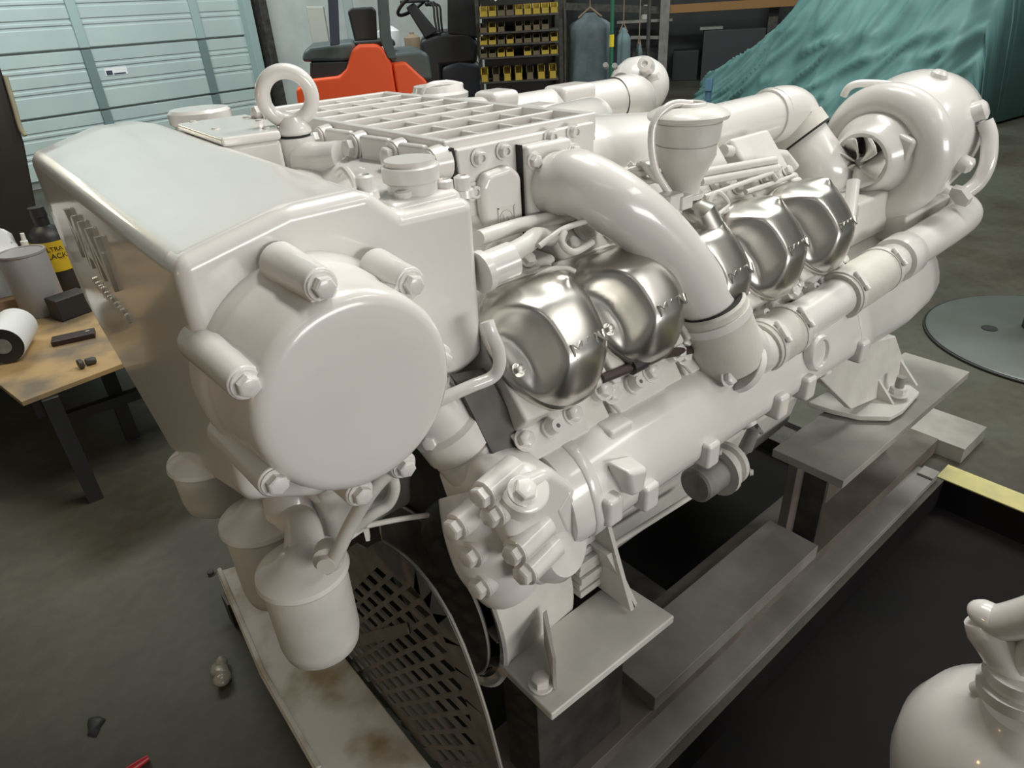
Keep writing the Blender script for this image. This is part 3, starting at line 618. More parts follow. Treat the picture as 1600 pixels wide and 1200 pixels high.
# near oil filler on the middle cover
c = P(1076, 171, y=0.615)
b = MB(); b.lathe(c, (0, 0, 1), [(-0.125, 0.024), (-0.10, 0.025), (-0.09, 0.030), (-0.075, 0.037), (-0.066, 0.041), (-0.060, 0.0435), (-0.046, 0.0435), (-0.045, 0.041), (-0.043, 0.041), (-0.042, 0.0465), (-0.016, 0.048), (-0.015, 0.046), (-0.012, 0.046), (-0.011, 0.056), (-0.006, 0.0575), (-0.002, 0.053), (0.003, 0.042), (0.005, 0.037), (0.0055, 0)], 48); OF = EB(b, 'oil_filler', PAINT_MATT)
b = MB(); b.torus(c + Vector((0, 0, 0.006)), (0, 0, 1), 0.021, 0.004, 28, 8); b.build('lid_ring', PAINT, OF)
b = MB(); b.tube([c + Vector((-0.005, -0.008, 0.008)), c + Vector((-0.035, 0.006, 0.009)), c + Vector((-0.062, 0.012, -0.016)), c + Vector((-0.062, 0.006, -0.065)), c + Vector((-0.045, -0.004, -0.10)), c + Vector((-0.03, -0.012, -0.118))], 0.0055, n=10); b.build('lid_strap', PAINT, OF)
b = MB(); b.lathe(c + Vector((0, 0, -0.122)), (0, 0, 1), [(0, 0.031), (0.008, 0.031)], 24); b.bx(c.x - 0.045, c.x - 0.02, c.y - 0.035, c.y - 0.015, c.z - 0.128, c.z - 0.108); b.build('neck_clamp', PAINT, OF, 0.002, seg=1)
c3 = cov_c(2)
b = MB(); b.tube([c + Vector((0, 0, -0.115)), c + Vector((0.002, -0.006, -0.14)), P(1094, 335, y=0.58), P(1122, 392, y=0.565)], [0.0245, 0.0245, 0.025, 0.026], n=26, smooth=False); EB(b, 'polished_filler_neck', CHROME)

# valley: injection pump, fuel lines and brackets
b = MB(); b.bx(0.78, 1.34, 0.70, 0.80, 0.955, 1.00); PU = EB(b, 'intake_runner', PAINT_MATT, 0.012)
for i in range(NC):
    c = cov_c(i)
    b = MB(); b.prism([c + CU * u + CVv * v + CN * -0.002 for u, v in ((-0.06, 0.085), (0.06, 0.085), (0.06, 0.20), (-0.06, 0.20))], CN * -0.07); b.build('intake_port', PAINT_MATT, PU, 0.008)
    b = MB(); q = c + CU * 0.0 + CVv * 0.125 + CN * 0.0; b.lathe(q, CN, [(0, 0.020), (0.008, 0.018), (0.010, 0.011), (0.022, 0.010), (0.023, 0)], 18); b.build('injector', PAINT_MATT, PU)
    for u in (-0.035, 0.04): bolt(PU, c + CU * u + CVv * 0.11, CN, 0.009, PAINT_MATT)
def line(name, pts, r, m=PAINT_MATT, n=10, **k):
    b = MB(); b.tube(pts, r, n=n, **k); return EB(b, name, m)
line('fuel_rail', [P(1085, 272, y=0.64), P(1210, 250, y=0.64)], 0.007, smooth=False)
line('fuel_rail', [P(1095, 284, y=0.635), P(1215, 262, y=0.635)], 0.007, smooth=False)
line('fuel_line', [P(1100, 308, y=0.62), P(1205, 270, y=0.63), P(1214, 282, y=0.62)], 0.004, smooth=False)
line('fuel_line', [P(1128, 332, y=0.60), P(1180, 312, y=0.605), P(1192, 318, y=0.60)], 0.004, smooth=False)
line('fuel_line', [P(1165, 300, y=0.62), P(1240, 275, y=0.63)], 0.004, smooth=False)
line('fuel_line', [P(1105, 322, y=0.605), P(1120, 300, y=0.605), P(1138, 318, y=0.60), P(1122, 335, y=0.595)], 0.0035)
line('fuel_return_pipe', [P(1130, 236, y=0.70), P(1225, 243, y=0.70), P(1240, 262, y=0.69)], 0.011, smooth=False)
line('fuel_return_pipe', [P(1130, 255, y=0.72), P(1165, 240, y=0.72)], 0.007, smooth=False)
line('leak_off_pipe', [P(748, 372, y=0.64), P(820, 350, y=0.655), P(905, 333, y=0.665)], 0.0095)
line('breather_hose', [P(792, 400, y=0.61), P(822, 382, y=0.615), P(838, 370, y=0.625), P(862, 372, y=0.64)], [0.013, 0.012, 0.012, 0.011], n=14)
line('fuel_line', [P(842, 385, y=0.60), P(880, 358, y=0.60), P(925, 343, y=0.605)], 0.0038)
line('fuel_line', [P(882, 362, y=0.595), P(878, 380, y=0.59), P(897, 394, y=0.585), P(926, 378, y=0.585)], 0.0045)
line('fuel_line', [P(820, 445, y=0.60), P(850, 425, y=0.60), P(880, 418, y=0.60), P(898, 424, y=0.595)], 0.0035)
line('fuel_line', [P(935, 402, y=0.60), P(985, 382, y=0.60)], 0.0045, smooth=False)
b = MB(); b.cyl(P(752, 425, y=0.605), P(800, 405, y=0.60), 0.0215); b.cyl(P(748, 427, y=0.605), P(757, 423, y=0.605), 0.0255); EB(b, 'breather_valve', PAINT)
b = MB(); b.bx(0.50, 0.60, 0.64, 0.72, 0.99, 1.03); EB(b, 'valley_block', PAINT_MATT, 0.008)
rnd = random.Random(3)
for k in range(7):                                                        # wiring bundle by the filler
    x0 = 985 + rnd.uniform(-25, 10); y0 = 258 + rnd.uniform(-8, 22)
    line('wire', [P(x0, y0, y=0.68), P(1000 + rnd.uniform(0, 18), 250 + rnd.uniform(0, 34), y=0.66), P(1030 + rnd.uniform(-5, 10), 262 + rnd.uniform(-6, 22), y=0.64), P(1062, 272 + rnd.uniform(-8, 16), y=0.63)], 0.0042, n=8)
b = MB(); b.bx(0.76, 0.84, 0.665, 0.72, 0.975, 1.02); EB(b, 'wiring_junction', PAINT_MATT, 0.01)
b = MB(); b.box(P(1045, 318, y=0.60), (0.03, 0.03, 0.03)); EB(b, 'square_fitting', PAINT, 0.003)
# near turbocharger
t0 = P(1345, 252, x=1.44); t1 = P(1455, 195, x=1.72); TA = (t1 - t0).normalized()
b = MB(); b.lathe(t0, TA, [(0.0, 0.048), (-0.002, 0.056), (0.004, 0.063), (0.03, 0.070), (0.05, 0.088), (0.06, 0.10), (0.12, 0.105), (0.13, 0.0)], 48, close=False)
b.lathe(t0, TA, [(0.0, 0.048), (0.03, 0.046), (0.06, 0.046), (0.075, 0.05)], 40, close=False)
TB = EB(b, 'turbocharger', PAINT, ang=50)
te1 = TA.cross(Vector((0, 0, 1))).normalized(); te2 = te1.cross(TA).normalized()          # te1 points right in the photo, te2 up
te1 = te1 if te1.y < 0 else -te1
tcn = t0 + TA * 0.075
sp = []; rr = []
for k in range(25):
    a = math.radians(200 - k * 14.2); R = 0.098 + 0.010 * k / 24; sp.append(tcn + (te1 * math.cos(a) + te2 * math.sin(a)) * R); rr.append(0.026 + 0.020 * k / 24)
b = MB(); b.tube(sp, rr, n=20, res=3); b.build('compressor_scroll', PAINT, TB)
CK0 = P(1245, 208, y=0.765); CK1 = P(1288, 268, y=0.70)
b = MB(); b.tube([tcn + te1 * 0.0 + te2 * -0.10, tcn + te1 * -0.05 + te2 * -0.085, CK1, CK0], [0.044, 0.05, 0.056, 0.054], n=26); b.build('compressor_outlet', PAINT, TB)
b = MB(); b.loft([[p + te1 * 0.01 for p in (tcn + te1 * -0.10 + te2 * 0.03, tcn + te1 * -0.05 + te2 * 0.0, tcn + te1 * -0.055 + te2 * -0.06, tcn + te1 * -0.11 + te2 * -0.05)], [p - TA * 0.03 + te1 * 0.02 for p in (tcn + te1 * -0.10 + te2 * 0.03, tcn + te1 * -0.05 + te2 * 0.0, tcn + te1 * -0.055 + te2 * -0.06, tcn + te1 * -0.11 + te2 * -0.05)]]); b.build('scroll_web', PAINT, TB, 0.006)
for k in range(6):                                                         # impeller blades
    a0 = k * PI / 3 + 0.3; rows = []
    for j in range(6):
        r = 0.008 + 0.043 * j / 5; row = []
        for q in range(5):
            f = q / 4; a = a0 + f * 1.15 + 0.25 * (r / 0.046)
            row.append(t0 + TA * (-0.024 + f * 0.036 + 0.012 * (1 - r / 0.051)) + (te1 * math.cos(a) + te2 * math.sin(a)) * r)
        rows.append(row)
    b = MB(); b.grid(rows); o = b.build('impeller_blade', PAINT_MATT, TB); s_ = o.modifiers.new('solid', 'SOLIDIFY'); s_.thickness = 0.003
b = MB(); b.lathe(t0 + TA * 0.062, -TA, [(0, 0.044), (0.02, 0.02), (0.05, 0.011), (0.068, 0.009), (0.072, 0)], 24); b.build('impeller_hub', GREYMETAL, TB)
b = MB(); b.lathe(t0 + TA * 0.075, -TA, [(0, 0.06), (0.002, 0.06)], 24); b.build('inlet_back_plate', PAINT_MATT, TB)
dc = P(1414, 216, x=1.64)
b = MB(); b.lathe(dc - TA * 0.09, TA, [(0.0, 0.10), (0.02, 0.116), (0.05, 0.125), (0.09, 0.130), (0.12, 0.131), (0.15, 0.128), (0.19, 0.116), (0.22, 0.092), (0.235, 0.05), (0.238, 0.0)], 56); DM = b.build('turbine_housing', PAINT, TB, ang=60)
def knob(px, py, x, r, name='housing_boss', d=None):
    p = P(px, py, x=x); dd = d or (p - dc).normalized(); b = MB(); b.lathe(p - dd * 0.03, dd, [(0, r * 1.25), (0.02, r), (0.035, r * 0.95), (0.04, r * 0.6), (0.04, 0)], 16); b.build(name, PAINT, TB)
knob(1467, 118, 1.64, 0.017); knob(1535, 172, 1.66, 0.021); knob(1512, 258, 1.63, 0.017); knob(1418, 142, 1.56, 0.012); knob(1474, 196, 1.545, 0.011); knob(1462, 272, 1.55, 0.012)
b = MB(); b.loft([[tcn + te1 * u + te2 * v - TA * n_ for u, v in ((0.045, 0.055), (0.085, 0.04), (0.075, -0.005), (0.04, 0.005))] for n_ in (-0.02, 0.045)]); b.build('rating_plate_pad', PAINT, TB, 0.008)
b = MB(); b.tube([P(1318, 150, x=1.55), P(1325, 138, x=1.55), P(1340, 131, x=1.56), P(1372, 131, x=1.58), P(1398, 134, x=1.60)], 0.008, n=10); b.build('oil_feed_pipe', PAINT, TB)
b = MB(); b.tube([P(1538, 190, x=1.66), P(1546, 215, x=1.66), P(1543, 255, x=1.65), P(1528, 285, x=1.64), P(1505, 303, x=1.62)], 0.0155, n=14); b.build('water_pipe', PAINT, TB)
b = MB(); b.lathe(P(1505, 303, x=1.62), P(1497, 309, x=1.61) - P(1505, 303, x=1.62), [(0, 0.017), (0.0, 0.025), (0.012, 0.025), (0.012, 0)], 6); b.build('pipe_union', PAINT, TB)
b = MB(); b.loft([[(1.56, 0.56, 0.90), (1.72, 0.56, 0.90), (1.72, 0.74, 0.90), (1.56, 0.74, 0.90)], [(1.52, 0.53, 0.96), (1.76, 0.53, 0.96), (1.76, 0.78, 0.96), (1.52, 0.78, 0.96)]]); b.build('turbo_foot', PAINT, TB, 0.01)
b = MB(); b.bx(1.50, 1.74, 0.54, 0.80, 0.84, 0.90); EB(b, 'turbo_bracket', PAINT_MATT, 0.006)
b = MB(); b.tube([Vector((1.33, 0.79, 1.098)), Vector((1.378, 0.787, 1.096)), Vector((1.405, 0.782, 1.087)), CK0], [0.052, 0.057, 0.060, 0.056], n=30, res=8); EB(b, 'charge_elbow', PAINT)
b = MB(); b.lathe((1.342, 0.79, 1.098), (1, 0, 0), [(0, 0.048), (0, 0.0545), (0.004, 0.055), (0.004, 0.048)], 34); EB(b, 'elbow_joint', PAINT)
b = MB(); b.lathe((1.3385, 0.79, 1.098), (1, 0, 0), [(0, 0.047), (0, 0.0495), (0.0035, 0.0495), (0.0035, 0.047)], 34); EB(b, 'elbow_gap', GAP)
cA = CK0; cdir = (CK1 - CK0).normalized()
b = MB(); b.lathe(cA - cdir * 0.014, cdir, [(0, 0.05), (0, 0.064), (0.028, 0.064), (0.028, 0.05)], 34); VB = EB(b, 'band_clamp', HOSE)
b = MB(); b.lathe(cA + cdir * 0.0142, cdir, [(0, 0.0545), (0, 0.0620), (0.004, 0.0620), (0.004, 0.0545)], 34); b.build('clamp_gap', GAP, VB)
p = P(1270, 184, x=1.425); b = MB(); b.box(p, (0.03, 0.024, 0.02), Matrix.Rotation(0.6, 3, 'Z')); b.cyl(p + Vector((-0.03, 0.0, -0.012)), p + Vector((0.025, -0.005, 0.01)), 0.006); b.build('tee_bolt', PAINT, VB, 0.003, seg=1)
b = MB(); b.lathe(P(1130, 205, y=0.79), (0, -0.1, -1), [(0, 0.02), (0.03, 0.018), (0.05, 0.012), (0.052, 0)], 16); EB(b, 'sensor_boss', PAINT)
b = MB(); b.bx(1.36, 1.52, 0.58, 0.80, 0.86, 0.95); EB(b, 'rear_block', PAINT_MATT, 0.008)
for px, py in ((1395, 350), (1425, 338), (1450, 330)): b = MB(); b.cyl(P(px, py, y=0.58), P(px - 6, py - 30, y=0.60), 0.014, 0.013, 14); EB(b, 'rear_stud', PAINT_MATT)
# brown breather hose with a connector, running in front of the heads
line('drain_hose', [P(940, 592, y=0.525), P(985, 574, y=0.522), P(1030, 555, y=0.522), P(1085, 546, y=0.53)], 0.0068, BROWN_HOSE, n=12)
line('hose_connector', [P(985, 574, y=0.522), P(1006, 563, y=0.521)], 0.0115, RUBBER, n=12, smooth=False)

# oil filters under the front of the tank
for k, (xx, yy, zt) in enumerate(((0.163, 0.625, 0.765), (0.163, 0.745, 0.768), (0.152, 0.925, 0.775))):
    cl_ = 0.138 if k < 2 else 0.09
    b = MB(); b.lathe((xx, yy, zt), (0, 0, -1), [(0.0, 0.048), (0.012, 0.050), (cl_ - 0.027, 0.0495), (cl_ - 0.010, 0.0465), (cl_ - 0.002, 0.039), (cl_, 0)], 44); FL = EB(b, 'oil_filter_canister', PAINT_MATT, ang=50)
    b = MB(); b.lathe((xx, yy, zt - 0.012), (0, 0, 1), [(0, 0.0515), (0.005, 0.055), (0.011, 0.0535), (0.018, 0.043), (0.023, 0.03), (0.034, 0.018), (0.036, 0)], 44); b.build('filter_head', PAINT, FL)
b = MB(); b.tube([Vector((0.170, 0.745, 0.766)), Vector((0.192, 0.69, 0.772)), Vector((0.172, 0.635, 0.766))], [0.026, 0.022, 0.026], n=18); EB(b, 'filter_bridge', PAINT)
b = MB(); b.tube([Vector((0.185, 0.72, 0.765)), Vector((0.21, 0.74, 0.80)), Vector((0.23, 0.77, 0.86))], [0.032, 0.034, 0.04], n=18); EB(b, 'filter_bracket', PAINT)
b = MB(); b.loft([[(0.21, 0.64, 0.84), (0.34, 0.64, 0.84), (0.34, 0.98, 0.80), (0.21, 0.98, 0.78)], [(0.23, 0.70, 0.70), (0.36, 0.70, 0.70), (0.36, 0.98, 0.70), (0.23, 0.98, 0.70)]]); EB(b, 'filter_carrier', PAINT_MATT, 0.012)
for px, py, x in ((480, 765, 0.21), (520, 790, 0.25), (460, 800, 0.20), (545, 815, 0.27), (500, 820, 0.23)):
    b = MB(); p = P(px, py, x=x); b.lathe(p + Vector((0.03, 0, 0)), (-0.8, -0.5, 0.2), [(0, 0.02), (0.03, 0.018), (0.033, 0.012), (0.036, 0)], 16); EB(b, 'carrier_plug', PAINT_MATT)
line('fuel_pipe', [P(628, 728, y=0.53), P(600, 745, y=0.535), P(575, 775, y=0.54), P(548, 820, y=0.555), P(520, 878, y=0.565), P(508, 888, y=0.57)], 0.008, n=12)
line('fuel_pipe', [P(612, 742, y=0.54), P(616, 765, y=0.54), P(606, 788, y=0.545), P(580, 805, y=0.55), P(555, 825, y=0.56)], 0.0065, n=12)
line('support_wire', [P(570, 822, y=0.57), P(620, 812, y=0.59), P(668, 805, y=0.61)], 0.0035)
b = MB(); p = P(515, 888, y=0.566); b.lathe(p + Vector((0.012, 0.02, 0.006)), (-0.55, -0.8, 0.1), [(0, 0.017), (0.02, 0.0165), (0.022, 0.010), (0.03, 0.010), (0.03, 0)], 16); EB(b, 'banjo_bolt', PAINT_MATT)
b = MB(); b.prism([P(540, 838, y=0.57), P(575, 818, y=0.575), P(578, 845, y=0.575), P(572, 846, y=0.575), P(568, 830, y=0.575), P(546, 846, y=0.57)], (0.004, 0.006, 0)); EB(b, 'small_bracket', PAINT_MATT)
line('overflow_pipe', [P(680, 628, y=0.575), P(735, 604, y=0.56), P(768, 590, y=0.555), P(780, 572, y=0.55), P(778, 545, y=0.55), P(768, 522, y=0.55), P(761, 502, y=0.555)], 0.0078, PAINT, n=14)
# crank pulley, alternator and guard at the front
b = MB(); b.lathe((0.46, 1.0, 0.60), (-1, 0, 0), [(-0.06, 0.15), (0.0, 0.15), (0.012, 0.145), (0.012, 0.05), (0.03, 0.045), (0.03, 0)], 48); EB(b, 'crank_damper', DARKSTEEL)
b = MB(); b.bx(0.40, 0.46, 0.66, 1.32, 0.48, 0.80); EB(b, 'timing_case', DARKSTEEL, 0.01)
AA = Vector((0.0, 0.752, 0.460))
b = MB(); b.lathe((0.405, AA.y, AA.z), (1, 0, 0), [(0.0, 0.172), (-0.004, 0.186), (0.0, 0.191), (0.01, 0.188), (0.155, 0.178), (0.16, 0.17), (0.16, 0.0)], 56, close=False); AL = EB(b, 'alternator_shroud', PAINT_MATT)
b = MB(); b.lathe((0.396, AA.y, AA.z), (-1, 0, 0), [(0.0, 0.160), (0.004, 0.160), (0.006, 0.152), (0.006, 0.03), (0.02, 0.028), (0.02, 0)], 56); b.build('fan_disc', DARKSTEEL, AL)
b = MB(); b.lathe((0.455, AA.y, AA.z), (-1, 0, 0), [(0.0, 0.174), (0.002, 0.174)], 40); b.build('shroud_back', GAP, AL)
b = MB(); b.torus((0.392, AA.y, AA.z), (1, 0, 0), 0.159, 0.0022, 72, 6); b.build('disc_edge', SKID_LIGHT, AL)
for k in range(14):
    a = 2 * PI * k / 14 + 0.12; q = Vector((0.408, AA.y - math.cos(a) * 0.163, AA.z + math.sin(a) * 0.163)); b = MB(); b.box(q, (0.02, 0.028, 0.0025), Matrix.Rotation(a, 3, 'X')); b.build('fan_vane', GREYMETAL, AL)
for k in range(9):
    z = 0.580 - k * 0.0155; r = math.sqrt(max(0.0, 0.195 ** 2 - (z - AA.z) ** 2)); d = 0.004 * (k % 2) + 0.002 * max(0, k - 4)
    b = MB(); b.bx(0.572, 0.655, AA.y - r * 0.98 + d, AA.y + 0.05, z - 0.0068, z + 0.0068); b.build('cooling_fin', PAINT_MATT, AL, 0.0015, seg=1)
b = MB(); b.bx(0.572, 0.655, 0.60, 0.80, 0.585, 0.68); EB(b, 'alternator_bracket', PAINT_MATT, 0.008)
# perforated guard plate: staggered slots cut right through
GX = 0.32
edge = [P(px, py, x=GX) for px, py in ((596, 846), (622, 862), (650, 888), (676, 922), (700, 962), (722, 1010), (742, 1064), (760, 1120), (776, 1180), (790, 1235), (800, 1280))]
left = [P(px, py, x=GX) for px, py in ((735, 1252), (700, 1212), (612, 1118), (560, 1062), (520, 1022), (505, 985), (520, 900), (548, 850))]
loopyz = [(p.y, p.z) for p in edge + left]
def inside(y, z):
    c_ = False; n = len(loopyz)
    for i in range(n):
        (y0, z0), (y1, z1) = loopyz[i], loopyz[(i + 1) % n]
        if (z0 > z) != (z1 > z) and y < (y1 - y0) * (z - z0) / (z1 - z0) + y0: c_ = not c_
    return c_
def edgedist(y, z):
    best = 9
    for i in range(len(loopyz)):
        a = Vector(loopyz[i]); c_ = Vector(loopyz[(i + 1) % len(loopyz)]); p = Vector((y, z)); d = c_ - a
        t = max(0, min(1, (p - a).dot(d) / d.length_squared)); best = min(best, (a + d * t - p).length)
    return best
g0 = P(640, 1000, x=GX); g1 = P(655, 992.5, x=GX); g2 = P(652, 1026, x=GX)
A1 = Vector((g1.y - g0.y, g1.z - g0.z)); A2 = Vector((g2.y - g0.y, g2.z - g0.z)); G0 = Vector((g0.y, g0.z)); SL = A2 + A1 * 0.66
b = MB(); GT = 0.004
for i in range(-34, 35):
    for j in range(-18, 19):
        c_ = G0 + A1 * i + A2 * j
        if not inside(c_.x, c_.y): continue
        q = [c_ + A1 * s1 * 0.5 + SL * s2 * 0.5 for s1, s2 in ((-1, -1), (1, -1), (1, 1), (-1, 1))]
        open_ = edgedist(c_.x, c_.y) > 0.042
        if not open_:
            qq = []
            for p in q:
                t_ = 1.0
                while t_ > 0.05 and not inside(c_.x + (p.x - c_.x) * t_, c_.y + (p.y - c_.y) * t_): t_ -= 0.1
                qq.append(c_ + (p - c_) * t_)
            b.prism([(GX, p.x, p.y) for p in qq], (GT, 0, 0))
            continue
        h = [c_ + A1 * s1 * 0.32 + SL * s2 * 0.37 for s1, s2 in ((-1, -1), (1, -1), (1, 1), (-1, 1))]
        for f in (0, 1):
            vq = [b.V((GX + GT * f, p.x, p.y)) for p in q]; vh = [b.V((GX + GT * f, p.x, p.y)) for p in h]
            for k in range(4): b.Fc([vq[k], vq[(k + 1) % 4], vh[(k + 1) % 4], vh[k]])
            if f: 
                for k in range(4): b.Fc([vh0[k], vh0[(k + 1) % 4], vh[(k + 1) % 4], vh[k]])
            vh0 = vh
GD = EB(b, 'pulley_guard', GUARD)
b = MB(); path = edge; cen = sum(edge, Vector()) / len(edge); cin = P(600, 1050, x=GX)
for a, c_ in zip(path, path[1:]):
    d = (c_ - a).normalized(); nrm = Vector((1, 0, 0)).cross(d)
    if (cin - a).dot(nrm) < 0: nrm = -nrm
    o_ = Vector((0.0012, 0, 0)); b.prism([a - o_, c_ - o_, c_ + nrm * 0.052 - o_, a + nrm * 0.052 - o_], (GT + 0.0024, 0, 0))
b.build('guard_rim', GUARD, GD)
b = MB(); b.tube([p + Vector((GT / 2, 0, 0)) for p in edge], 0.0022, n=6, res=4); b.build('guard_edge', SKID_LIGHT, GD)
b = MB(); b.prism([P(560, 1010, x=GX - 0.003), P(640, 990, x=GX - 0.003), P(636, 972, x=GX - 0.003), P(560, 992, x=GX - 0.003)], (-0.002, 0, 0)); b.build('guard_strap', GUARD, GD)
# front engine foot
b = MB(); b.prism([P(862, 1117, z=0.43), P(1054, 962, z=0.43), Vector((0.665, 0.575, 0.43)), Vector((0.398, 0.575, 0.43))], (0, 0, -0.016)); FT_ = EB(b, 'front_foot', PAINT_MATT, 0.003)
b = MB(); b.prism([(0.62, 0.60, 0.44), (0.62, 0.50, 0.44), (0.62, 0.56, 0.60), (0.62, 0.60, 0.66), (0.62, 0.72, 0.66), (0.62, 0.72, 0.44)], (0.008, 0, 0)); b.build('gusset', PAINT_MATT, FT_)
b = MB(); b.prism([P(958, 862, y=0.545), P(948, 868, y=0.545), P(1000, 960, y=0.50), P(1006, 965, y=0.50)], (0, 0.12, 0.0)); b.build('side_gusset', PAINT_MATT, FT_)
b = MB(); b.prism([P(856, 1000, z=0.432), P(870, 1078, z=0.432), P(868, 1074, z=0.432) + Vector((-0.004, 0, 0)), P(853, 1003, z=0.432) + Vector((-0.004, 0, 0))], (0, 0, 0.07)); b.build('front_gusset', PAINT_MATT, FT_)
bolt(FT_, P(845, 1068, z=0.432), (0, 0, 1), 0.015)
b = MB(); b.bx(0.43, 0.70, 0.62, 0.74, 0.40, 0.66); EB(b, 'foot_bracket', DARKSTEEL, 0.005)
# rear engine foot: bent plate with two gussets
fz = 0.392
pa = [P(1262, 628, z=fz), P(1300, 640, z=fz), P(1345, 650, z=fz), P(1392, 651, z=fz), P(1412, 640, z=fz), P(1437, 612, z=fz), P(1400, 585, z=fz), P(1330, 590, z=fz)]
b = MB(); b.prism(pa, (0, 0, -0.014)); RF = EB(b, 'rear_foot', PAINT_MATT, 0.003)
for foot, top in (((1395, 632), (1348, 553)), ((1432, 603), (1386, 531))):
    f0 = P(*foot, z=fz); f1 = P(*top, x=f0.x)
    b = MB(); b.prism([f0, f1, f1 + Vector((0, 0.09, 0.0)), f0 + Vector((0, 0.13, 0))], (0.009, 0, 0)); b.build('gusset', PAINT_MATT, RF)
b = MB(); p = [P(1250, 560, y=0.58), P(1400, 525, y=0.58), P(1425, 600, y=0.56), P(1330, 640, y=0.56)]; b.prism(p, (0, 0.02, 0)); b.build('upright_web', PAINT_MATT, RF, 0.004)
b = MB(); q = P(1402, 615, z=fz + 0.01); b.cyl(q, q + Vector((0, 0, 0.05)), 0.011); b.build('jack_screw', SKID_LIGHT, RF); bolt(RF, q, (0, 0, 1), 0.02)
# starter solenoid hanging under the manifold
q = P(1085, 760, y=0.56); ax = (P(1150, 715, y=0.56) - q).normalized()
b = MB(); b.lathe(q, ax, [(0, 0.03), (0.004, 0.034), (0.07, 0.034), (0.072, 0.03)], 28); SO = EB(b, 'fuel_solenoid', GREYMETAL)
e1 = Vector((0, 0, 1)); b = MB(); b.lathe(q + ax * 0.066, ax, [(0, 0.05), (0.010, 0.05), (0.012, 0.038), (0.030, 0.036), (0.034, 0.044), (0.046, 0.043), (0.05, 0.03), (0.052, 0)], 28); b.build('end_flange', PAINT_MATT, SO)
q2 = P(1165, 700, y=0.555); b = MB(); b.cyl(q2, q2 + Vector((0.0, -0.012, 0.055)), 0.014, 0.011); b.cyl(q2 + Vector((0, -0.012, 0.055)), P(1190, 676, y=0.54), 0.008, 0.004); b.build('terminal', GREYMETAL, SO)
bolt(SO, P(1172, 738, y=0.54), (0.5, -0.8, 0.1), 0.006); bolt(SO, P(1122, 706, y=0.54), (0.5, -0.8, 0.1), 0.006)
b = MB(); b.cyl(P(945, 860, y=0.64), P(1085, 772, y=0.64), 0.006); EB(b, 'long_tube', PAINT_MATT)

# ------------------------------------------------------------------ steel skid under the engine
K = thing('steel_skid', 'long grey steel skid frame of channels and plates carrying the engine', 'frame', (1.1, 1.0, 0))
def KB(b, name, m=SKID, bevel=0.002, **k): return b.build(name, m, K, bevel, seg=2, **k)
b = MB(); b.bx(-0.05, 1.985, 0.456, 0.518, 0.0, 0.022); KB(b, 'channel_flange', SKID)
b = MB(); b.bx(-0.05, 2.12, 0.516, 0.70, 0.0, 0.058); KB(b, 'base_channel', RUSTED)
b = MB(); b.bx(0.725, 1.36, 0.512, 0.648, 0.058, 0.10); KB(b, 'packing_plate', SKID)
b = MB(); b.bx(1.285, 1.99, 0.462, 0.635, 0.350, 0.372); KB(b, 'rear_seat_plate', SKID_LIGHT)
b = MB(); b.bx(1.36, 1.95, 0.60, 0.625, 0.058, 0.350); KB(b, 'rear_pedestal', RUSTED)
b = MB(); b.bx(0.44, 0.655, 0.54, 0.63, 0.058, 0.413); KB(b, 'front_pedestal', DARKSTEEL)
b = MB(); b.bx(1.40, 1.415, 0.54, 0.60, 0.058, 0.345); KB(b, 'pedestal_web', DARKSTEEL)
b = MB(); b.bx(2.12, 2.30, 0.44, 0.66, 0.0, 0.055); KB(b, 'end_pad', SKID_LIGHT)
b = MB(); b.bx(1.94, 1.99, 0.455, 0.50, 0.022, 0.03); KB(b, 'weld_tab', SKID_LIGHT)
b = MB(); b.bx(0.40, 2.12, 1.32, 1.50, 0.0, 0.10); KB(b, 'far_channel', RUSTED)
b = MB(); b.bx(1.285, 1.95, 1.37, 1.53, 0.10, 0.372); KB(b, 'far_pedestal', RUSTED)
b = MB(); b.bx(0.44, 0.655, 1.37, 1.48, 0.10, 0.413); KB(b, 'far_front_pedestal', DARKSTEEL)
for x in (0.9, 1.75):
    b = MB(); b.bx(x, x + 0.1, 0.70, 1.32, 0.011, 0.058); KB(b, 'cross_member', DARKSTEEL)
b = MB(); b.bx(0.42, 1.95, 0.705, 1.315, 0.0005, 0.01); o = b.build('under_engine_shade', PIT, None); tag(o, 'black sheet added on the floor to deepen the shade under the engine sump', 'mat')  # added black sheet, stands in for the shade under the engine
# drip tray in front
ta = [P(338, 893, z=0.095), P(405, 1052, z=0.095), P(492, 1205, z=0.095), P(505, 1228, z=0.095)]
T = thing('drip_board', 'long pale board splashed with cream paint under the oil filters', 'board', (0.2, 1.1, 0))
b = MB(); b.prism([ta[0], ta[1], ta[2], Vector((0.145, 0.70, 0.095)), Vector((0.31, 0.70, 0.095)), Vector((0.30, 1.46, 0.095))], (0, 0, -0.014)); b.build('board', TRAY, T, 0.003)
b = MB(); b.tube([p + Vector((0.008, 0, 0.001)) for p in (ta[0], ta[1], ta[2])], 0.006, n=8, smooth=False); b.build('raised_lip', TRAY, T)
for y in (0.85, 1.38):
    b = MB(); b.bx(0.165, 0.29, y, y + 0.05, 0, 0.081); b.build('batten', DARKSTEEL, T)
bolt(T, P(330, 897, z=0.098), (0, 0, 1), 0.009, DARKSTEEL)

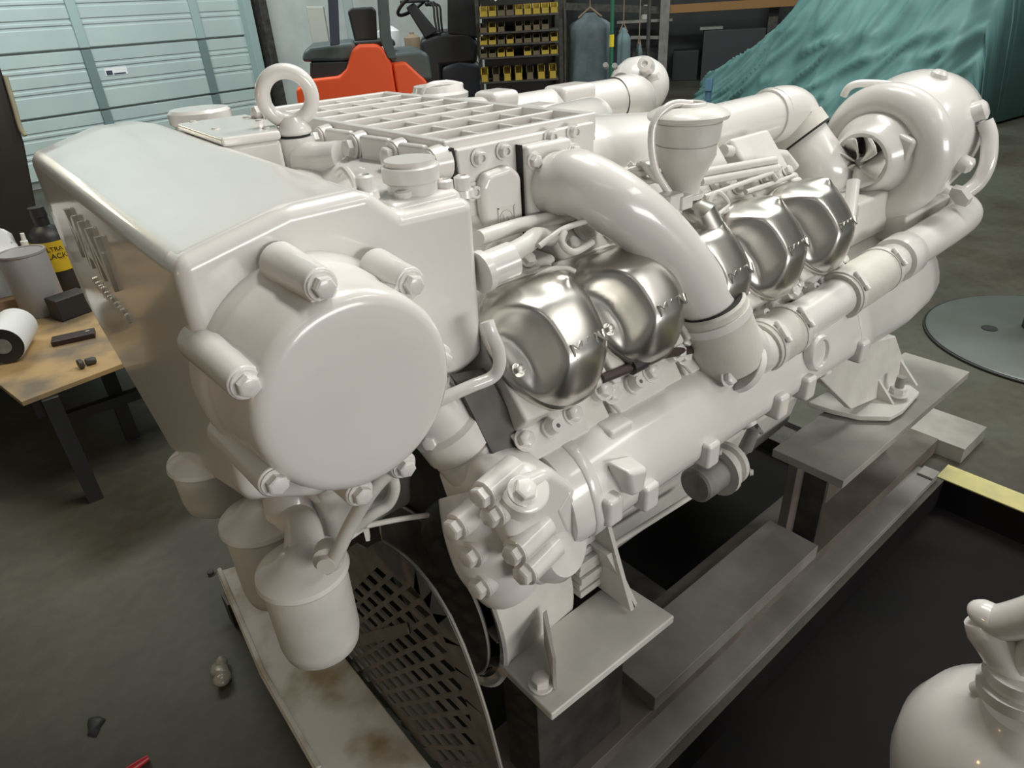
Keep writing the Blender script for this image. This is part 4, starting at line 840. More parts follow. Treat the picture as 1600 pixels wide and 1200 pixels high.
# ------------------------------------------------------------------ workbench on the left
TZ = 0.40; BS = 1.39
B = thing('workbench', 'paint-stained plywood bench on dark legs by the roll-up door', 'table', (0.05, 2.9, 0))
tb = [P(33, 628, z=TZ), P(205, 562, z=TZ), P(262, 545, z=TZ), P(235, 400, z=TZ), P(-60, 420, z=TZ), P(-60, 555, z=TZ)]
tb = [tb[0], P(215, 559, z=TZ), Vector((0.62, tb[0].y + 0.06, TZ)), Vector((0.62, 3.75, TZ)), Vector((-0.8, 3.75, TZ)), P(-40, 570, z=TZ)]
b = MB(); b.prism(tb, (0, 0, -0.016)); b.build('bench_top', WOOD, B, 0.002)
f1_ = P(76, 618, z=TZ); f2_ = P(158, 578, z=TZ - 0.02)
for x, y in ((f1_.x, f1_.y + 0.03), (f2_.x + 0.03, f2_.y + 0.22), (-0.6, 3.6), (0.5, 3.6)):
    b = MB(); b.bx(x - 0.022, x + 0.022, y - 0.022, y + 0.022, 0, TZ - 0.016); b.build('leg', BLACK, B)
b = MB(); b.bx(f1_.x, 0.55, f1_.y + 0.22, f1_.y + 0.25, 0.19, 0.225); b.build('rail', BLACK, B)
b = MB(); b.bx(tb[0].x + 0.02, tb[0].x + 0.07, tb[0].y + 0.03, tb[0].y + 0.08, TZ - 0.08, TZ - 0.016); b.build('bracket', BLACK, B)
# paper roll, lying on its side
a = P(4, 541, z=TZ + 0.0625); c_ = P(34, 497, z=TZ + 0.0625); ax = Vector((0.35, 1, 0)).normalized()
R_ = thing('paper_roll', 'white roll of paper with a black core end lying on the bench', 'roll', Vector((a.x, a.y, TZ)))
b = MB(); b.lathe(a, ax, [(h_ * BS, r_ * BS) for h_, r_ in ((0, 0.018), (0, 0.042), (0.004, 0.0435), (0.13, 0.0435), (0.134, 0.042), (0.134, 0.018))], 40); b.build('paper', WHITE, R_)
b = MB(); b.lathe(a - ax * 0.002, ax, [(h_ * BS, r_ * BS) for h_, r_ in ((0, 0.017), (0, 0.042), (0.002, 0.042), (0.002, 0.017))], 36); b.build('dark_end', BLACK, R_)
b = MB(); b.lathe(a - ax * 0.004, ax, [(h_ * BS, r_ * BS) for h_, r_ in ((0, 0.010), (0, 0.018), (0.13, 0.018), (0.13, 0.010))], 24); b.build('core', GREYMETAL, R_)
# grey pad leaning can
def can(name, px0, py0, r, h, m, label, cat, lidm=None):
    p = P(px0, py0, z=TZ); t = thing(name, label, cat, p)
    b = MB(); b.lathe(p, (0, 0, 1), [(0, r * 0.97), (0.004, r), (h - 0.006, r), (h, r * 0.96)], 32); b.build('body', m, t)
    b = MB(); b.lathe(p + Vector((0, 0, h)), (0, 0, 1), [(-0.002, r * 1.02), (0.006, r * 1.02), (0.006, r * 0.92), (0.002, r * 0.9), (0.002, 0)], 32); b.build('lid', lidm or m, t); return t
GREYCAN = mat('grey_can', (0.34, 0.33, 0.34), 0.4, metal=0.2)
can('paint_can', 72, 486, 0.0765, 0.23, GREYCAN, 'tall plain grey can standing on the bench beside the yellow-labelled bottle', 'can')
p = P(106, 450, z=TZ); t = thing('sealant_bottle', 'black bottle with a yellow label standing behind the grey can', 'bottle', p)
def sc(pr_): return [(h_ * BS, r_ * BS) for h_, r_ in pr_]
b = MB(); b.lathe(p, (0, 0, 1), sc([(0, 0.045), (0.004, 0.048), (0.16, 0.048), (0.18, 0.035), (0.19, 0.02), (0.215, 0.02)]), 30); b.build('bottle_body', BLACK, t)
b = MB(); b.lathe(p + Vector((0, 0, 0.065 * BS)), (0, 0, 1), sc([(0, 0.0485), (0.0, 0.0492), (0.085, 0.0492), (0.085, 0.0485)]), 30); lb = b.build('label_band', mat('yellow_label', (0.62, 0.42, 0.02), 0.5), t)
fx = Vector((-p.x, -p.y, 0)).normalized(); rx = Vector((-fx.y, fx.x, 0)); tr = Matrix((rx, Vector((0, 0, 1)), fx)).transposed()
for k, (tx, sz) in enumerate((('ULTRA', 0.024), ('BLACK', 0.028))): text_mesh('printed_word', tx, sz, 0.0004, BLACK, t, p + fx * 0.0688 + Vector((0, 0, 0.18 - k * 0.028)), tr)
b = MB(); b.lathe(p + Vector((0, 0, 0.215 * BS)), (0, 0, 1), sc([(0, 0.022), (0.025, 0.02), (0.026, 0)]), 20); b.build('cap', BLACK, t)
p = P(110, 500, z=TZ)
b = MB(); b.box(p + Vector((0.02, 0.05, 0.041)), (0.12, 0.08, 0.08), Matrix.Rotation(0.3, 3, 'Z')); o = b.build('parts_box', BLACK, None, 0.004); tag(o, 'small black box in front of the yellow-labelled bottle', 'box')
p0 = P(82, 543, z=TZ); p1 = P(150, 528, z=TZ); d = (p1 - p0).normalized(); q = Vector((-d.y, d.x, 0))
t = thing('long_tool_case', 'slim dark maroon bar-shaped case lying on the bench', 'case', (p0 + p1) / 2)
b = MB(); b.prism([p0, p1, p1 + q * 0.058, p0 + q * 0.058], (0, 0, 0.018)); b.build('case_body', mat('maroon', (0.03, 0.012, 0.012), 0.4), t, 0.003)
b = MB(); b.cyl(p1 - d * 0.02 + q * 0.03 + Vector((0, 0, 0.017)), p1 - d * 0.02 + q * 0.03 + Vector((0, 0, 0.021)), 0.007); b.build('rivet', GREYMETAL, t)
for nm, px0, py0, px1, py1, r, lab in (('short_bolt', 133, 566, 150, 562, 0.012, 'small dark threaded stud lying near the bench edge'), ('round_plug', 122, 570, 130, 567, 0.016, 'little dark round plug beside the threaded stud')):
    p0 = P(px0, py0, z=TZ + r); p1 = P(px1, py1, z=TZ + r); b = MB(); ax = p1 - p0; b.lathe(p0, ax, [(0, r * 0.7), (0.1 * ax.length, r), (ax.length * 0.8, r), (ax.length, r * 0.7)], 14); tag(b.build(nm, DARKSTEEL, None), lab, 'stud' if 'stud' in lab[:26] else 'plug')
# white box with a rag on it
p = P(18, 478, z=TZ); t = thing('white_carton', 'pale square carton at the left end of the bench', 'carton', p + Vector((-0.06, 0.07, 0)))
b = MB(); b.box(p + Vector((-0.07, 0.07, 0.118)), (0.28, 0.19, 0.235), Matrix.Rotation(0.25, 3, 'Z')); b.build('carton_body', mat('pale_card', (0.46, 0.49, 0.50), 0.7), t, 0.004)
b = MB(); b.box(p + Vector((-0.06, -0.029, 0.14)), (0.06, 0.006, 0.04), Matrix.Rotation(0.25, 3, 'Z')); b.build('dark_print', BLACK, t)
b = MB(); b.bx(p.x - 0.06, p.x + 0.05, p.y - 0.125, p.y - 0.07, TZ, TZ + 0.06); tag(b.build('cardboard_scrap', CARD, None, 0.003), 'brown cardboard piece under the pale carton front', 'cardboard')
rows = []
for i in range(22):
    row = []
    for j in range(22):
        u = i / 21 - 0.5; v = j / 21 - 0.5; r = math.hypot(u, v)
        h = 0.045 * max(0, 1 - (r * 1.9) ** 2) + 0.022 * noise.noise(Vector((u * 7, v * 7, 1.3))) - (0.06 * max(0, r - 0.38) * 3)
        row.append(p + Vector((-0.08 + u * 0.36, 0.07 + v * 0.25, 0.262 + h * 1.5)))
    rows.append(row)
b = MB(); b.grid(rows); o = b.build('white_rag', mat('white_cloth', (0.72, 0.73, 0.74), 0.85), None, ang=180); s_ = o.modifiers.new('solid', 'SOLIDIFY'); s_.thickness = 0.006; tag(o, 'crumpled white rag heaped on the pale carton', 'rag')
# tall dark stand and clutter behind the bench
t = thing('drill_press', 'tall dark machine column standing at the far left behind the bench', 'machine', (0.0, 4.4, 0))
b = MB(); e_ = [P(72, 380, y=4.3), P(56, 320, y=4.3), P(38, 225, y=4.3), P(2, 110, y=4.3), P(-30, 20, y=4.3)]; b.prism([(-0.70, 4.3, 0.0), (e_[0].x, 4.3, 0.0)] + e_ + [(-0.7, 4.3, e_[-1].z)], (0, 0.3, 0)); b.build('column', mat('brown_black_paint', (0.028, 0.023, 0.021), 0.5), t, 0.01)
b = MB(); b.bx(-0.7, -0.02, 3.9, 4.3, 0.62, 0.86); b.build('table_arm', BLACK, t, 0.01)
b = MB(); b.tube([P(8, 118, y=4.28), P(22, 165, y=4.27), P(32, 200, y=4.27), P(40, 212, y=4.26)], 0.011, n=10); b.build('cable', mat('cream_cable', (0.45, 0.42, 0.3), 0.6), t)
for px, py, r, h, m, lab in ((66, 422, 0.03, 0.15, CARD, 'thin tan tube standing behind the black bottle cap'), (52, 402, 0.016, 0.17, WHITE, 'thin white marker leaning beside the machine column')):
    p = P(px, py + 22, z=TZ); b = MB(); b.lathe(p, (0.1, 0, 1), [(0, r), (h * 0.8, r), (h * 0.82, r * 0.6), (h, r * 0.5), (h, 0)], 16); tag(b.build('slim_tube', m, None), lab, 'tube')

# ------------------------------------------------------------------ far machines and shelves
class Plane:
    """an upright plane facing the viewer at a given bearing and distance, in metres"""
    def __init__(s, az, D):
        a = math.radians(az); s.f = Vector((math.cos(a), math.sin(a), 0)); s.r = Vector((s.f.y, -s.f.x, 0)); s.D = D
    def p(s, px, py, dd=0.0):
        d = CAM_R.transposed() @ Vector(((px - 800) / F_PX, (600 - py) / F_PX, 1.0))
        return CAM_POS + d * ((s.D + dd) / d.dot(s.f))
    def slab(s, pts, d0, d1):
        """outline measured at distance D, extruded from D+d0 to D+d1"""
        b = MB(); b.prism([s.p(x, y) + s.f * d0 for x, y in pts], s.f * (d1 - d0)); return b
    def rot(s): return Matrix((s.r, s.f, Vector((0, 0, 1)))).transposed()

pl = Plane(62, 5.4)
F1 = thing('orange_forklift', 'orange forklift truck with a dark grey hood behind the engine', 'forklift', pl.f * 5.6)
def low(pl, x, z): q = pl.p(x, 150); return Vector((q.x, q.y, z))
op = [pl.p(x, y) for x, y in ((487, 124), (530, 119), (541, 108), (551, 78), (562, 71), (590, 70), (599, 76), (612, 99))]
b = MB(); b.prism([low(pl, 455, 0.25)] + [pl.p(462, 140)] + op + [low(pl, 624, 0.25)], pl.f * 0.9); b.build('body_panel', ORANGE, F1, 0.02)
b = MB(); b.prism([pl.p(613, 99), pl.p(634, 97), pl.p(668, 128), low(pl, 672, 0.3), low(pl, 625, 0.3)], pl.f * 0.85); b.build('rear_panel', ORANGE, F1, 0.02)
pl.slab(((470, 99), (472, 82), (482, 74), (555, 66), (560, 98)), 0.12, 0.85).build('hood', FKGREY, F1, 0.03)
pl.slab(((484, 125), (484, 100), (545, 98), (540, 118)), 0.05, 0.6).build('step_recess', BLACK, F1)
pl.slab(((612, 97), (616, 84), (660, 79), (672, 86), (678, 128), (640, 128)), 0.08, 0.9).build('counterweight', FKGREY, F1, 0.04)
b = MB(); b.prism([pl.p(509, -60), pl.p(526, -60), pl.p(531, 70), pl.p(516, 72)], pl.f * 0.06); b.build('mast_post', NAVY, F1, 0.008)
b = MB(); b.prism([pl.p(586, -60), pl.p(603, -60), pl.p(611, 55), pl.p(620, 92), pl.p(606, 92), pl.p(594, 60)], pl.f * 0.07); b.build('guard_post', FKGREY, F1, 0.008)
pl.slab(((543, 18), (548, 12), (584, 10), (590, 16), (592, 66), (555, 68)), 0.25, 0.42).build('seat_back', BLACK, F1, 0.035)
pl.slab(((552, 66), (618, 62), (622, 74), (556, 76)), 0.2, 0.6).build('seat_cushion', BLACK, F1, 0.02)
for x in (500, 640):
    q = low(pl, x, 0.25); b = MB(); b.lathe(q + pl.f * 0.05, pl.f, [(0, 0.1), (0, 0.24), (0.02, 0.25), (0.16, 0.25), (0.18, 0.24), (0.18, 0.1)], 30); b.build('wheel', RUBBER, F1)
pl2 = Plane(55.5, 6.4)
F2 = thing('black_forklift', 'black forklift with steering column and levers behind the orange one', 'forklift', pl2.f * 6.7)
b = MB(); b.prism([pl2.p(655, 62), pl2.p(690, 50), pl2.p(735, 48), pl2.p(750, 70), pl2.p(745, 100), pl2.p(690, 105), low(pl2, 690, 0.3), low(pl2, 655, 0.3)], pl2.f * 0.9); b.build('body', BLACK, F2, 0.04)
b = MB(); b.prism([pl2.p(688, 104), pl2.p(716, 90), pl2.p(752, 98), pl2.p(756, 150), low(pl2, 756, 0.2), low(pl2, 690, 0.2)], pl2.f * 0.9); b.build('fender', mat('dark_slate_paint', (0.03, 0.035, 0.045), 0.5), F2, 0.05)
b = MB(); b.prism([pl2.p(699, -60), pl2.p(755, -60), pl2.p(748, 60), pl2.p(700, 55)], pl2.f * 0.25); b.build('mast', BLACK, F2, 0.02)
b = MB(); b.prism([pl2.p(634, 12), pl2.p(646, 4), pl2.p(684, 50), pl2.p(664, 60)], pl2.f * 0.2); b.build('steering_column', BLACK, F2, 0.012)
sc_ = pl2.p(648, 2); b = MB(); b.torus(sc_, (pl2.f * 0.3 + Vector((0, 0, 1)) - pl2.r * 0.6), 0.17, 0.014, 32, 10); b.tube([sc_ - pl2.r * 0.12, sc_, sc_ + pl2.r * 0.12], 0.012, n=8); b.build('steering_wheel', BLACK, F2)
for k in range(3):
    q = pl2.p(683 + k * 4, 50, 0.05 * k); b = MB(); b.tube([q, pl2.p(679 + k * 5, 28, 0.05 * k), pl2.p(677 + k * 5, 10, 0.05 * k), pl2.p(668 + k * 5, 6, 0.05 * k)], 0.009, n=8); b.sphere(pl2.p(667 + k * 5, 6, 0.05 * k), 0.02, 12, 6); b.build('lever', BLACK, F2)
q = low(pl2, 720, 0.25); b = MB(); b.lathe(q - pl2.f * 0.02, pl2.f, [(0, 0.1), (0, 0.26), (0.2, 0.26), (0.2, 0.1)], 30); b.build('wheel', RUBBER, F2)

# things standing by the far wall between door and forklifts
plw = Plane(62, 7.6)
t = thing('wall_cabinet', 'pale cluttered steel cabinet against the white wall behind the orange forklift', 'cabinet', plw.p(490, 60))
zf = lambda q: Vector((q.x, q.y, 0))
for (x0, x1, y0, m, nm) in ((478, 505, 10, CARD, 'door'), (530, 546, -30, GREYCAN, 'post')):
    a = plw.p(x0, y0); c_ = plw.p(x1, y0); b = MB(); b.prism([zf(a), zf(c_), c_, a], plw.f * 0.25); b.build(nm, mat('pale_' + nm, (0.36, 0.36, 0.32) if nm == 'door' else (0.25, 0.3, 0.3), 0.6), t, 0.01)
for k, (px, py, r, h, m, lab, nm, cat) in enumerate(((594, 44, 0.11, 0.26, WHITE, 'white plastic jug against the wall seen between the forklifts', 'plastic_jug', 'jug'), (632, 60, 0.08, 0.16, CARD, 'tan can on the low shelf between the forklifts', 'tan_can', 'can'))):
    q = plw.p(px + 14, py + 18); q.z = plw.p(625, 80).z + 0.002; b = MB(); b.lathe(q, (0, 0, 1), [(0, r * 0.95), (0.01, r), (h * 0.7, r), (h * 0.85, r * 0.5), (h * 0.88, r * 0.3), (h, r * 0.3), (h, 0)], 24); tag(b.build(nm, m, None), lab, cat)
q = plw.p(625, 80); b = MB(); b.box(Vector((q.x, q.y, q.z / 2)) + plw.f * 0.1, (0.7, 0.35, q.z), plw.rot()); tag(b.build('low_shelf', FKGREY, None, 0.01), 'low dark stand against the white wall holding a jug', 'stand')

# rack of yellow parts bins
pb_ = Plane(49.7, 5.6)
BR = thing('bin_rack', 'dark steel rack holding rows of small yellow parts bins', 'rack', pb_.f * 5.8)
rowsb = ((27, 5), (52, 32), (71, 54), (91, 75), (129, 101))
for k, (yb, yt) in enumerate(rowsb):
    a = pb_.p(749, yb); c_ = pb_.p(873, yb - 6); z = a.z
    c_ = Vector((c_.x, c_.y, z)); b = MB(); b.prism([a, c_, c_ + Vector((0, 0, -0.012)), a + Vector((0, 0, -0.012))], pb_.f * 0.32); b.build('shelf', DARKSTEEL, BR)
    n = 9 if k < 4 else 7; ht = pb_.p(749, yt).z - z; wd = (c_ - a).length / n
    for j in range(n):
        if (k, j) in ((1, 3), (3, 4), (1, 8)): continue
        base = a + (c_ - a) * ((j + 0.5) / n) + pb_.f * 0.005 + Vector((0, 0, 0.001))
        hh = ht * random.uniform(0.62, 0.85)
        loc = base
        if k == 0 and j == 0 or 'binm' not in MATS:
            b = MB(); w2 = wd * 0.42
            prof = [(-w2, 0), (w2, 0), (w2, 0.07), (-w2, 0.07)]
            b.bx(-w2, w2, 0, 0.16, 0, 0.004); b.bx(-w2, w2, 0.156, 0.16, 0.004, 0.075); b.bx(-w2, w2, 0, 0.004, 0.004, 0.04)
            for sx in (-1, 1): b.prism([(sx * w2, 0, 0.004), (sx * w2, 0.16, 0.004), (sx * w2, 0.16, 0.075), (sx * w2, 0.05, 0.075), (sx * w2, 0, 0.045)], (-sx * 0.004, 0, 0))
            b.bx(-w2 * 0.8, w2 * 0.8, 0.02, 0.12, 0.004, 0.03)
            me, _ = b.mesh('parts_bin', 30, Vector((0, 0, 0))); MATS['binm'] = me
            for m in (YELLOW, mat('grimy_bin', (0.16, 0.12, 0.05), 0.6, col2=(0.10, 0.085, 0.06), noise_scale=20)):
                mm = me.copy(); mm.materials.append(m); MATS['binm' + ('y' if m is YELLOW else 'b')] = mm
        yel = random.random() < (0.55 if k in (0, 4) else 0.25) or j == n - 1
        o = bpy.data.objects.new('parts_bin', MATS['binmy' if yel else 'binmb']); link(o, None, loc); o.rotation_euler = pb_.rot().to_euler(); o.scale = (1, 1, max(0.7, ht / 0.1))
        nm = ('top', 'second', 'third', 'fourth', 'bottom')[k]
        ordn = ('first', 'second', 'third', 'fourth', 'fifth', 'sixth', 'seventh', 'eighth', 'ninth')[sum(1 for q_ in range(j) if (k, q_) not in ((1, 3), (3, 4), (1, 8)))]
        o['label'] = ('yellow' if yel else 'grimy brown') + ' parts bin, %s from the left on the %s row of the bin rack' % (ordn, nm); o['category'] = 'bin'; o['group'] = ('yellow' if yel else 'brown') + ' bins on the %s row' % nm
for px in (748, 874):
    a = pb_.p(px, 100); b = MB(); b.box(Vector((a.x, a.y, 0.85)) + pb_.f * 0.3, (0.03, 0.03, 1.7), pb_.rot()); b.build('upright', DARKSTEEL, BR)
a = pb_.p(745, -40); c_ = pb_.p(876, -40); b = MB(); b.prism([Vector((a.x, a.y, 0)), Vector((c_.x, c_.y, 0)), Vector((c_.x, c_.y, 1.75)), Vector((a.x, a.y, 1.75))], pb_.f * 0.02); o = b.build('back_panel', BLACK, BR); o.location += pb_.f * 0.33
q = pb_.p(790, 4); rows = [[q + Vector((0, 0, 0.02)) + pb_.r * (i / 12 - 0.5) * 0.22 + pb_.f * (0.02 + j / 8 * 0.2) + Vector((0, 0, 0.045 * math.sin(PI * i / 12) * math.sin(PI * j / 8) + 0.02 * noise.noise(Vector((i * 0.7, j * 0.7, 0))))) for j in range(9)] for i in range(13)]
b = MB(); b.grid(rows); o = b.build('plastic_bag', mat('clear_bag', (0.6, 0.66, 0.66), 0.3), None, ang=180); o.modifiers.new('solid', 'SOLIDIFY').thickness = 0.004; tag(o, 'crumpled pale plastic bag lying on top of the bins', 'bag')

# hanging coats and the green pole
RAILZ = 1.335
def coat(pl, x0, x1, y0, y1, m, label, name, seed):
    rows = []
    a = pl.p(x0, y0); c_ = pl.p(x1, y0); z1 = pl.p((x0 + x1) / 2, y1).z; ctr = (a + c_) / 2; hw = (c_ - a).length / 2
    n, mm = 48, 20
    for j in range(mm + 1):
        v = j / mm; row = []
        wj = hw * (0.25 + 0.75 * ss(0, 0.16, v)) * (0.9 + 0.1 * v)
        for k in range(n):
            t_ = 2 * PI * k / n
            f = 1 + 0.10 * math.sin(5 * t_ + seed) * (0.3 + v) + 0.06 * math.sin(9 * t_ + 2 * seed + v * 2)
            row.append(Vector((ctr.x, ctr.y, a.z + (z1 - a.z) * v)) + pl.r * (math.cos(t_) * wj * f) + pl.f * (math.sin(t_) * 0.10 * f * (0.4 + 0.6 * ss(0, 0.2, v))))
        rows.append(row)
    t = thing(name, label, 'coat', Vector((ctr.x, ctr.y, z1)))
    b = MB(); b.loft(rows); b.build('cloth', m, t, ang=180)
    b = MB(); top = Vector((ctr.x, ctr.y, a.z)); b.tube([top + pl.r * -hw * 0.5 + Vector((0, 0, -0.03)), top + Vector((0, 0, 0.035)), top + pl.r * hw * 0.5 + Vector((0, 0, -0.03))], 0.007, n=8, smooth=False); b.tube([top + Vector((0, 0, 0.035)), Vector((top.x, top.y, RAILZ - 0.02)), Vector((top.x, top.y, RAILZ + 0.012))] , 0.004, n=6, smooth=False); b.build('hanger', CARD, t)
pc = Plane(44.5, 5.7)
coat(pc, 886, 958, 22, 150, DENIM, 'long grey-blue work coat on a hanger beside the green pole', 'work_coat', 0.4)
coat(pc, 962, 986, 44, 150, mat('blue_cloth', (0.13, 0.19, 0.21), 0.85), 'narrow pale blue jacket hanging right of the green pole', 'blue_jacket', 1.7)
coat(pc, 993, 1004, 66, 150, DENIM, 'small folded grey trousers hung beside the rack post', 'hung_trousers', 2.9)
a = pc.p(882, 30); c_ = pc.p(1014, 30); t = thing('coat_rail', 'thin dark steel clothes rail behind the green pole', 'rail', Vector(((a.x + c_.x) / 2, (a.y + c_.y) / 2, 0)))
b = MB(); b.cyl(Vector((a.x, a.y, RAILZ)), Vector((c_.x, c_.y, RAILZ)), 0.009); b.build('bar', DARKSTEEL, t)
for q in (a, c_):
    b = MB(); b.cyl(Vector((q.x, q.y, 0)), Vector((q.x, q.y, RAILZ + 0.01)), 0.014); b.build('post', DARKSTEEL, t)
a = pc.p(957, 0, -0.15); g = pc.p(957, 66, -0.15)
t = thing('green_pole', 'thin green pole with a yellow tag standing in front of the coats', 'pole', Vector((a.x, a.y, 0)))
b = MB(); b.cyl(Vector((a.x, a.y, 0)), Vector((a.x, a.y, 1.9)), 0.014); b.build('shaft', GREEN, t)
b = MB(); b.cyl(Vector((a.x, a.y, g.z - 0.03)), Vector((a.x, a.y, g.z + 0.05)), 0.017); b.build('yellow_tag', mat('bright_yellow', (0.75, 0.62, 0.03), 0.5), t)

# pallet rack on the right of the coats
pr = Plane(37, 12.6)
PR = thing('pallet_rack', 'dark steel pallet rack with an orange-brown shelf edge along the top', 'rack', pr.f * 12.7)
for px, dd in ((1037, 0), (1204, 0.3), (880, 0.5)):
    a = pr.p(px, 60, dd); b = MB(); b.box(Vector((a.x, a.y, 1.3)), (0.15, 0.10, 2.6), pr.rot()); b.build('upright', GREYCAN if px == 9 else (SKID if px == 1037 else DARKSTEEL), PR, 0.005)
for (x0, y0, x1, y1, h, dd, m, nm) in ((1042, 8, 1268, -6, 0.12, 0.0, mat('orange_brown', (0.30, 0.15, 0.045), 0.6), 'shelf_edge'), (985, 56, 1036, 56, 0.05, 0.0, SKID, 'shelf_bar'), (880, 4, 1036, 10, 0.11, 0.2, DARKSTEEL, 'shelf_beam'), (1204, 45, 1262, 28, 0.07, 0.3, SKID, 'shelf_bar')):
    a = pr.p(x0, y0, dd); c_ = pr.p(x1, y1, dd); b = MB(); b.prism([a, c_, c_ - Vector((0, 0, h)), a - Vector((0, 0, h))], pr.f * 0.05); b.build(nm, m, PR, 0.003)
a = pr.p(870, 100, 0.95); c_ = pr.p(1285, 100, 0.95)
b = MB(); b.prism([Vector((a.x, a.y, 0)), Vector((c_.x, c_.y, 0)), Vector((c_.x, c_.y, 2.7)), Vector((a.x, a.y, 2.7))], pr.f * 0.02); b.build('dark_backdrop', BLACK, PR)  # added black sheet keeps the space behind the rack dark
def rbox2(x0, y0, x1, y1, d0, d1, m, name, label, cat):
    a = pr.p(x0, y0, d0); c_ = pr.p(x1, y1, d0); zz = Vector((0, 0, 1)); base = (a.z if a.z < c_.z else c_.z)
    b = MB(); b.prism([Vector((a.x, a.y, 0.0)), Vector((c_.x, c_.y, 0.0)), Vector((c_.x, c_.y, a.z)), a], pr.f * (d1 - d0)); o = b.build(name, m, None, 0.01); tag(o, label, cat)
rbox2(1100, 48, 1196, 60, 0.12, 0.7, mat('charcoal_case', (0.035, 0.036, 0.04), 0.5), 'dark_cabinet', 'dark cabinet standing on the floor in the pallet rack', 'cabinet')
q = pr.p(1111, 47, 0.3); b = MB(); b.box(q + Vector((0, 0, 0.032)), (0.36, 0.3, 0.04), pr.rot()); tag(b.build('metal_sheet', GREYMETAL, None, 0.003), 'pale flat metal sheet lying on the dark cabinet', 'sheet')
rbox2(1052, 80, 1092, 84, 0.3, 0.8, BLACK, 'black_drum_box', 'low black box beside the dark cabinet under the shelf', 'box')
rbox2(988, 75, 1030, 80, 0.35, 0.8, mat('near_black', (0.03, 0.028, 0.03), 0.6), 'dark_filler_box', 'black box added to fill the dark space behind the rack post beside the coats', 'crate')  # plain black box added to fill a dark space in the rack
q = pr.p(1008, 30, 0.3); b = MB(); b.lathe(q, (0, 0, 1), [(0, 0.07), (0.15, 0.07), (0.17, 0.04), (0.21, 0.04), (0.21, 0)], 18)
o = b.build('white_spray_can', mat('dull_white', (0.5, 0.48, 0.42), 0.5), None); tag(o, 'off-white spray can on a small rack shelf above the hung trousers', 'can')
b = MB(); b.box(q - Vector((0, 0, 0.022)), (0.9, 0.4, 0.04), pr.rot()); b.build('small_shelf', SKID, PR)

# covered car
n_ = Vector((8.90, 5.85, 0)); r_ = Vector((8.55, 2.50, 0)); ax = (r_ - n_).normalized(); sd = Vector((ax.y, -ax.x, 0)); Lc = (r_ - n_).length
if sd.dot(n_) > 0: sd = -sd                                                # towards the viewer
def Hc(s):
    ks = ((0, 0.2), (0.07, 0.42), (0.175, 0.60), (0.27, 0.78), (0.32, 0.90), (0.40, 1.22), (0.5, 1.44), (0.62, 1.54), (0.85, 1.52), (0.95, 1.42), (1.0, 1.22))
    for (a, ha), (b_, hb) in zip(ks, ks[1:]):
        if s <= b_: return ha + (hb - ha) * ss(0, 1, (s - a) / (b_ - a)) * 0.5 + (hb - ha) * 0.5 * (s - a) / (b_ - a)
    return ks[-1][1]
rows = []
NS, NT = 150, 110
for i in range(NS + 1):
    s = i / NS; row = []; H_ = Hc(s)
    endf = ss(0, 0.05, s) * ss(0, 0.05, 1 - s)
    for j in range(NT + 1):
        t_ = j / NT; m_ = abs(t_ - 0.5) * 2; sg = 1 if t_ < 0.5 else -1
        if m_ < 0.42: wv = m_ / 0.42 * 0.60; z = H_ - 0.05 * (m_ / 0.42) ** 3
        elif m_ < 0.58: q = (m_ - 0.42) / 0.16; wv = 0.60 + 0.16 * q; z = H_ - 0.05 - (H_ - 0.05 - min(0.86, H_ * 0.85)) * q
        else: q = (m_ - 0.58) / 0.42; wv = 0.76 + 0.06 * math.sin(q * 2.5) + 0.16 * q ** 3; z = min(0.86, H_ * 0.85) * (1 - q) + 0.01
        wv *= 0.72 + 0.28 * endf
        rg = 1 - abs(noise.noise(Vector(((s + m_ * 0.75 * (1 if t_ > 0.5 else 1)) * 11, (s - m_ * 0.7) * 2.2, 3.1)))) * 2.2; rg2 = 1 - abs(noise.noise(Vector(((s + m_ * 0.5) * 21, (s - m_) * 3.5, 8.7)))) * 2.4
        fold = (0.085 * max(0, rg) ** 2.5 + 0.04 * max(0, rg2) ** 2) * ss(0.02, 0.2, m_ + 0.15) + 0.05 * noise.noise(Vector((s * 9 + m_ * 2.0, m_ * 3.2 - s * 2, 0.4))) + 0.025 * noise.noise(Vector((s * 24 + m_ * 7, m_ * 6, 2.4)))
        p = n_ + ax * (s * Lc) + sd * (sg * (wv + fold * (0.3 + 0.7 * m_))) + Vector((0, 0, max(0.012, z + fold * 0.8 * (1 - 0.8 * m_))))
        row.append(p)
    rows.append(row)
def endrow(row, d):
    out = []
    for p in row: out.append(Vector((p.x, p.y, max(0.012, p.z * 0.02))) + ax * d)
    return out
rows = [endrow(rows[0], -0.10)] + rows + [[p + ax * 0.06 - Vector((0, 0, p.z * 0.25)) for p in rows[-1]], endrow(rows[-1], 0.16)]
b = MB(); b.grid(rows)
TARP = mat('teal_tarpaulin', (0.085, 0.185, 0.178), 0.62, col2=(0.115, 0.235, 0.225), noise_scale=2.2, bump=0.2, bump_scale=12)
o = b.build('covered_car', TARP, None, ang=180); o.modifiers.new('solid', 'SOLIDIFY').thickness = 0.01
tag(o, 'car under a teal fabric cover with long creases in the far right corner', 'car')
q = Plane(34.8, 9.0).p(1108, 132); b = MB(); b.box(q + Vector((0, 0, 0.0)), (0.10, 0.08, 0.13), Matrix.Rotation(0.5, 3, 'Z')); b.box(Vector((q.x, q.y, (q.z - 0.065) / 2)), (0.06, 0.06, max(0.02, q.z - 0.065))); tag(b.build('blue_box_post', mat('faded_blue', (0.08, 0.16, 0.24), 0.5), None, 0.004), 'small blue box on a stub post at the nose of the covered car', 'post')

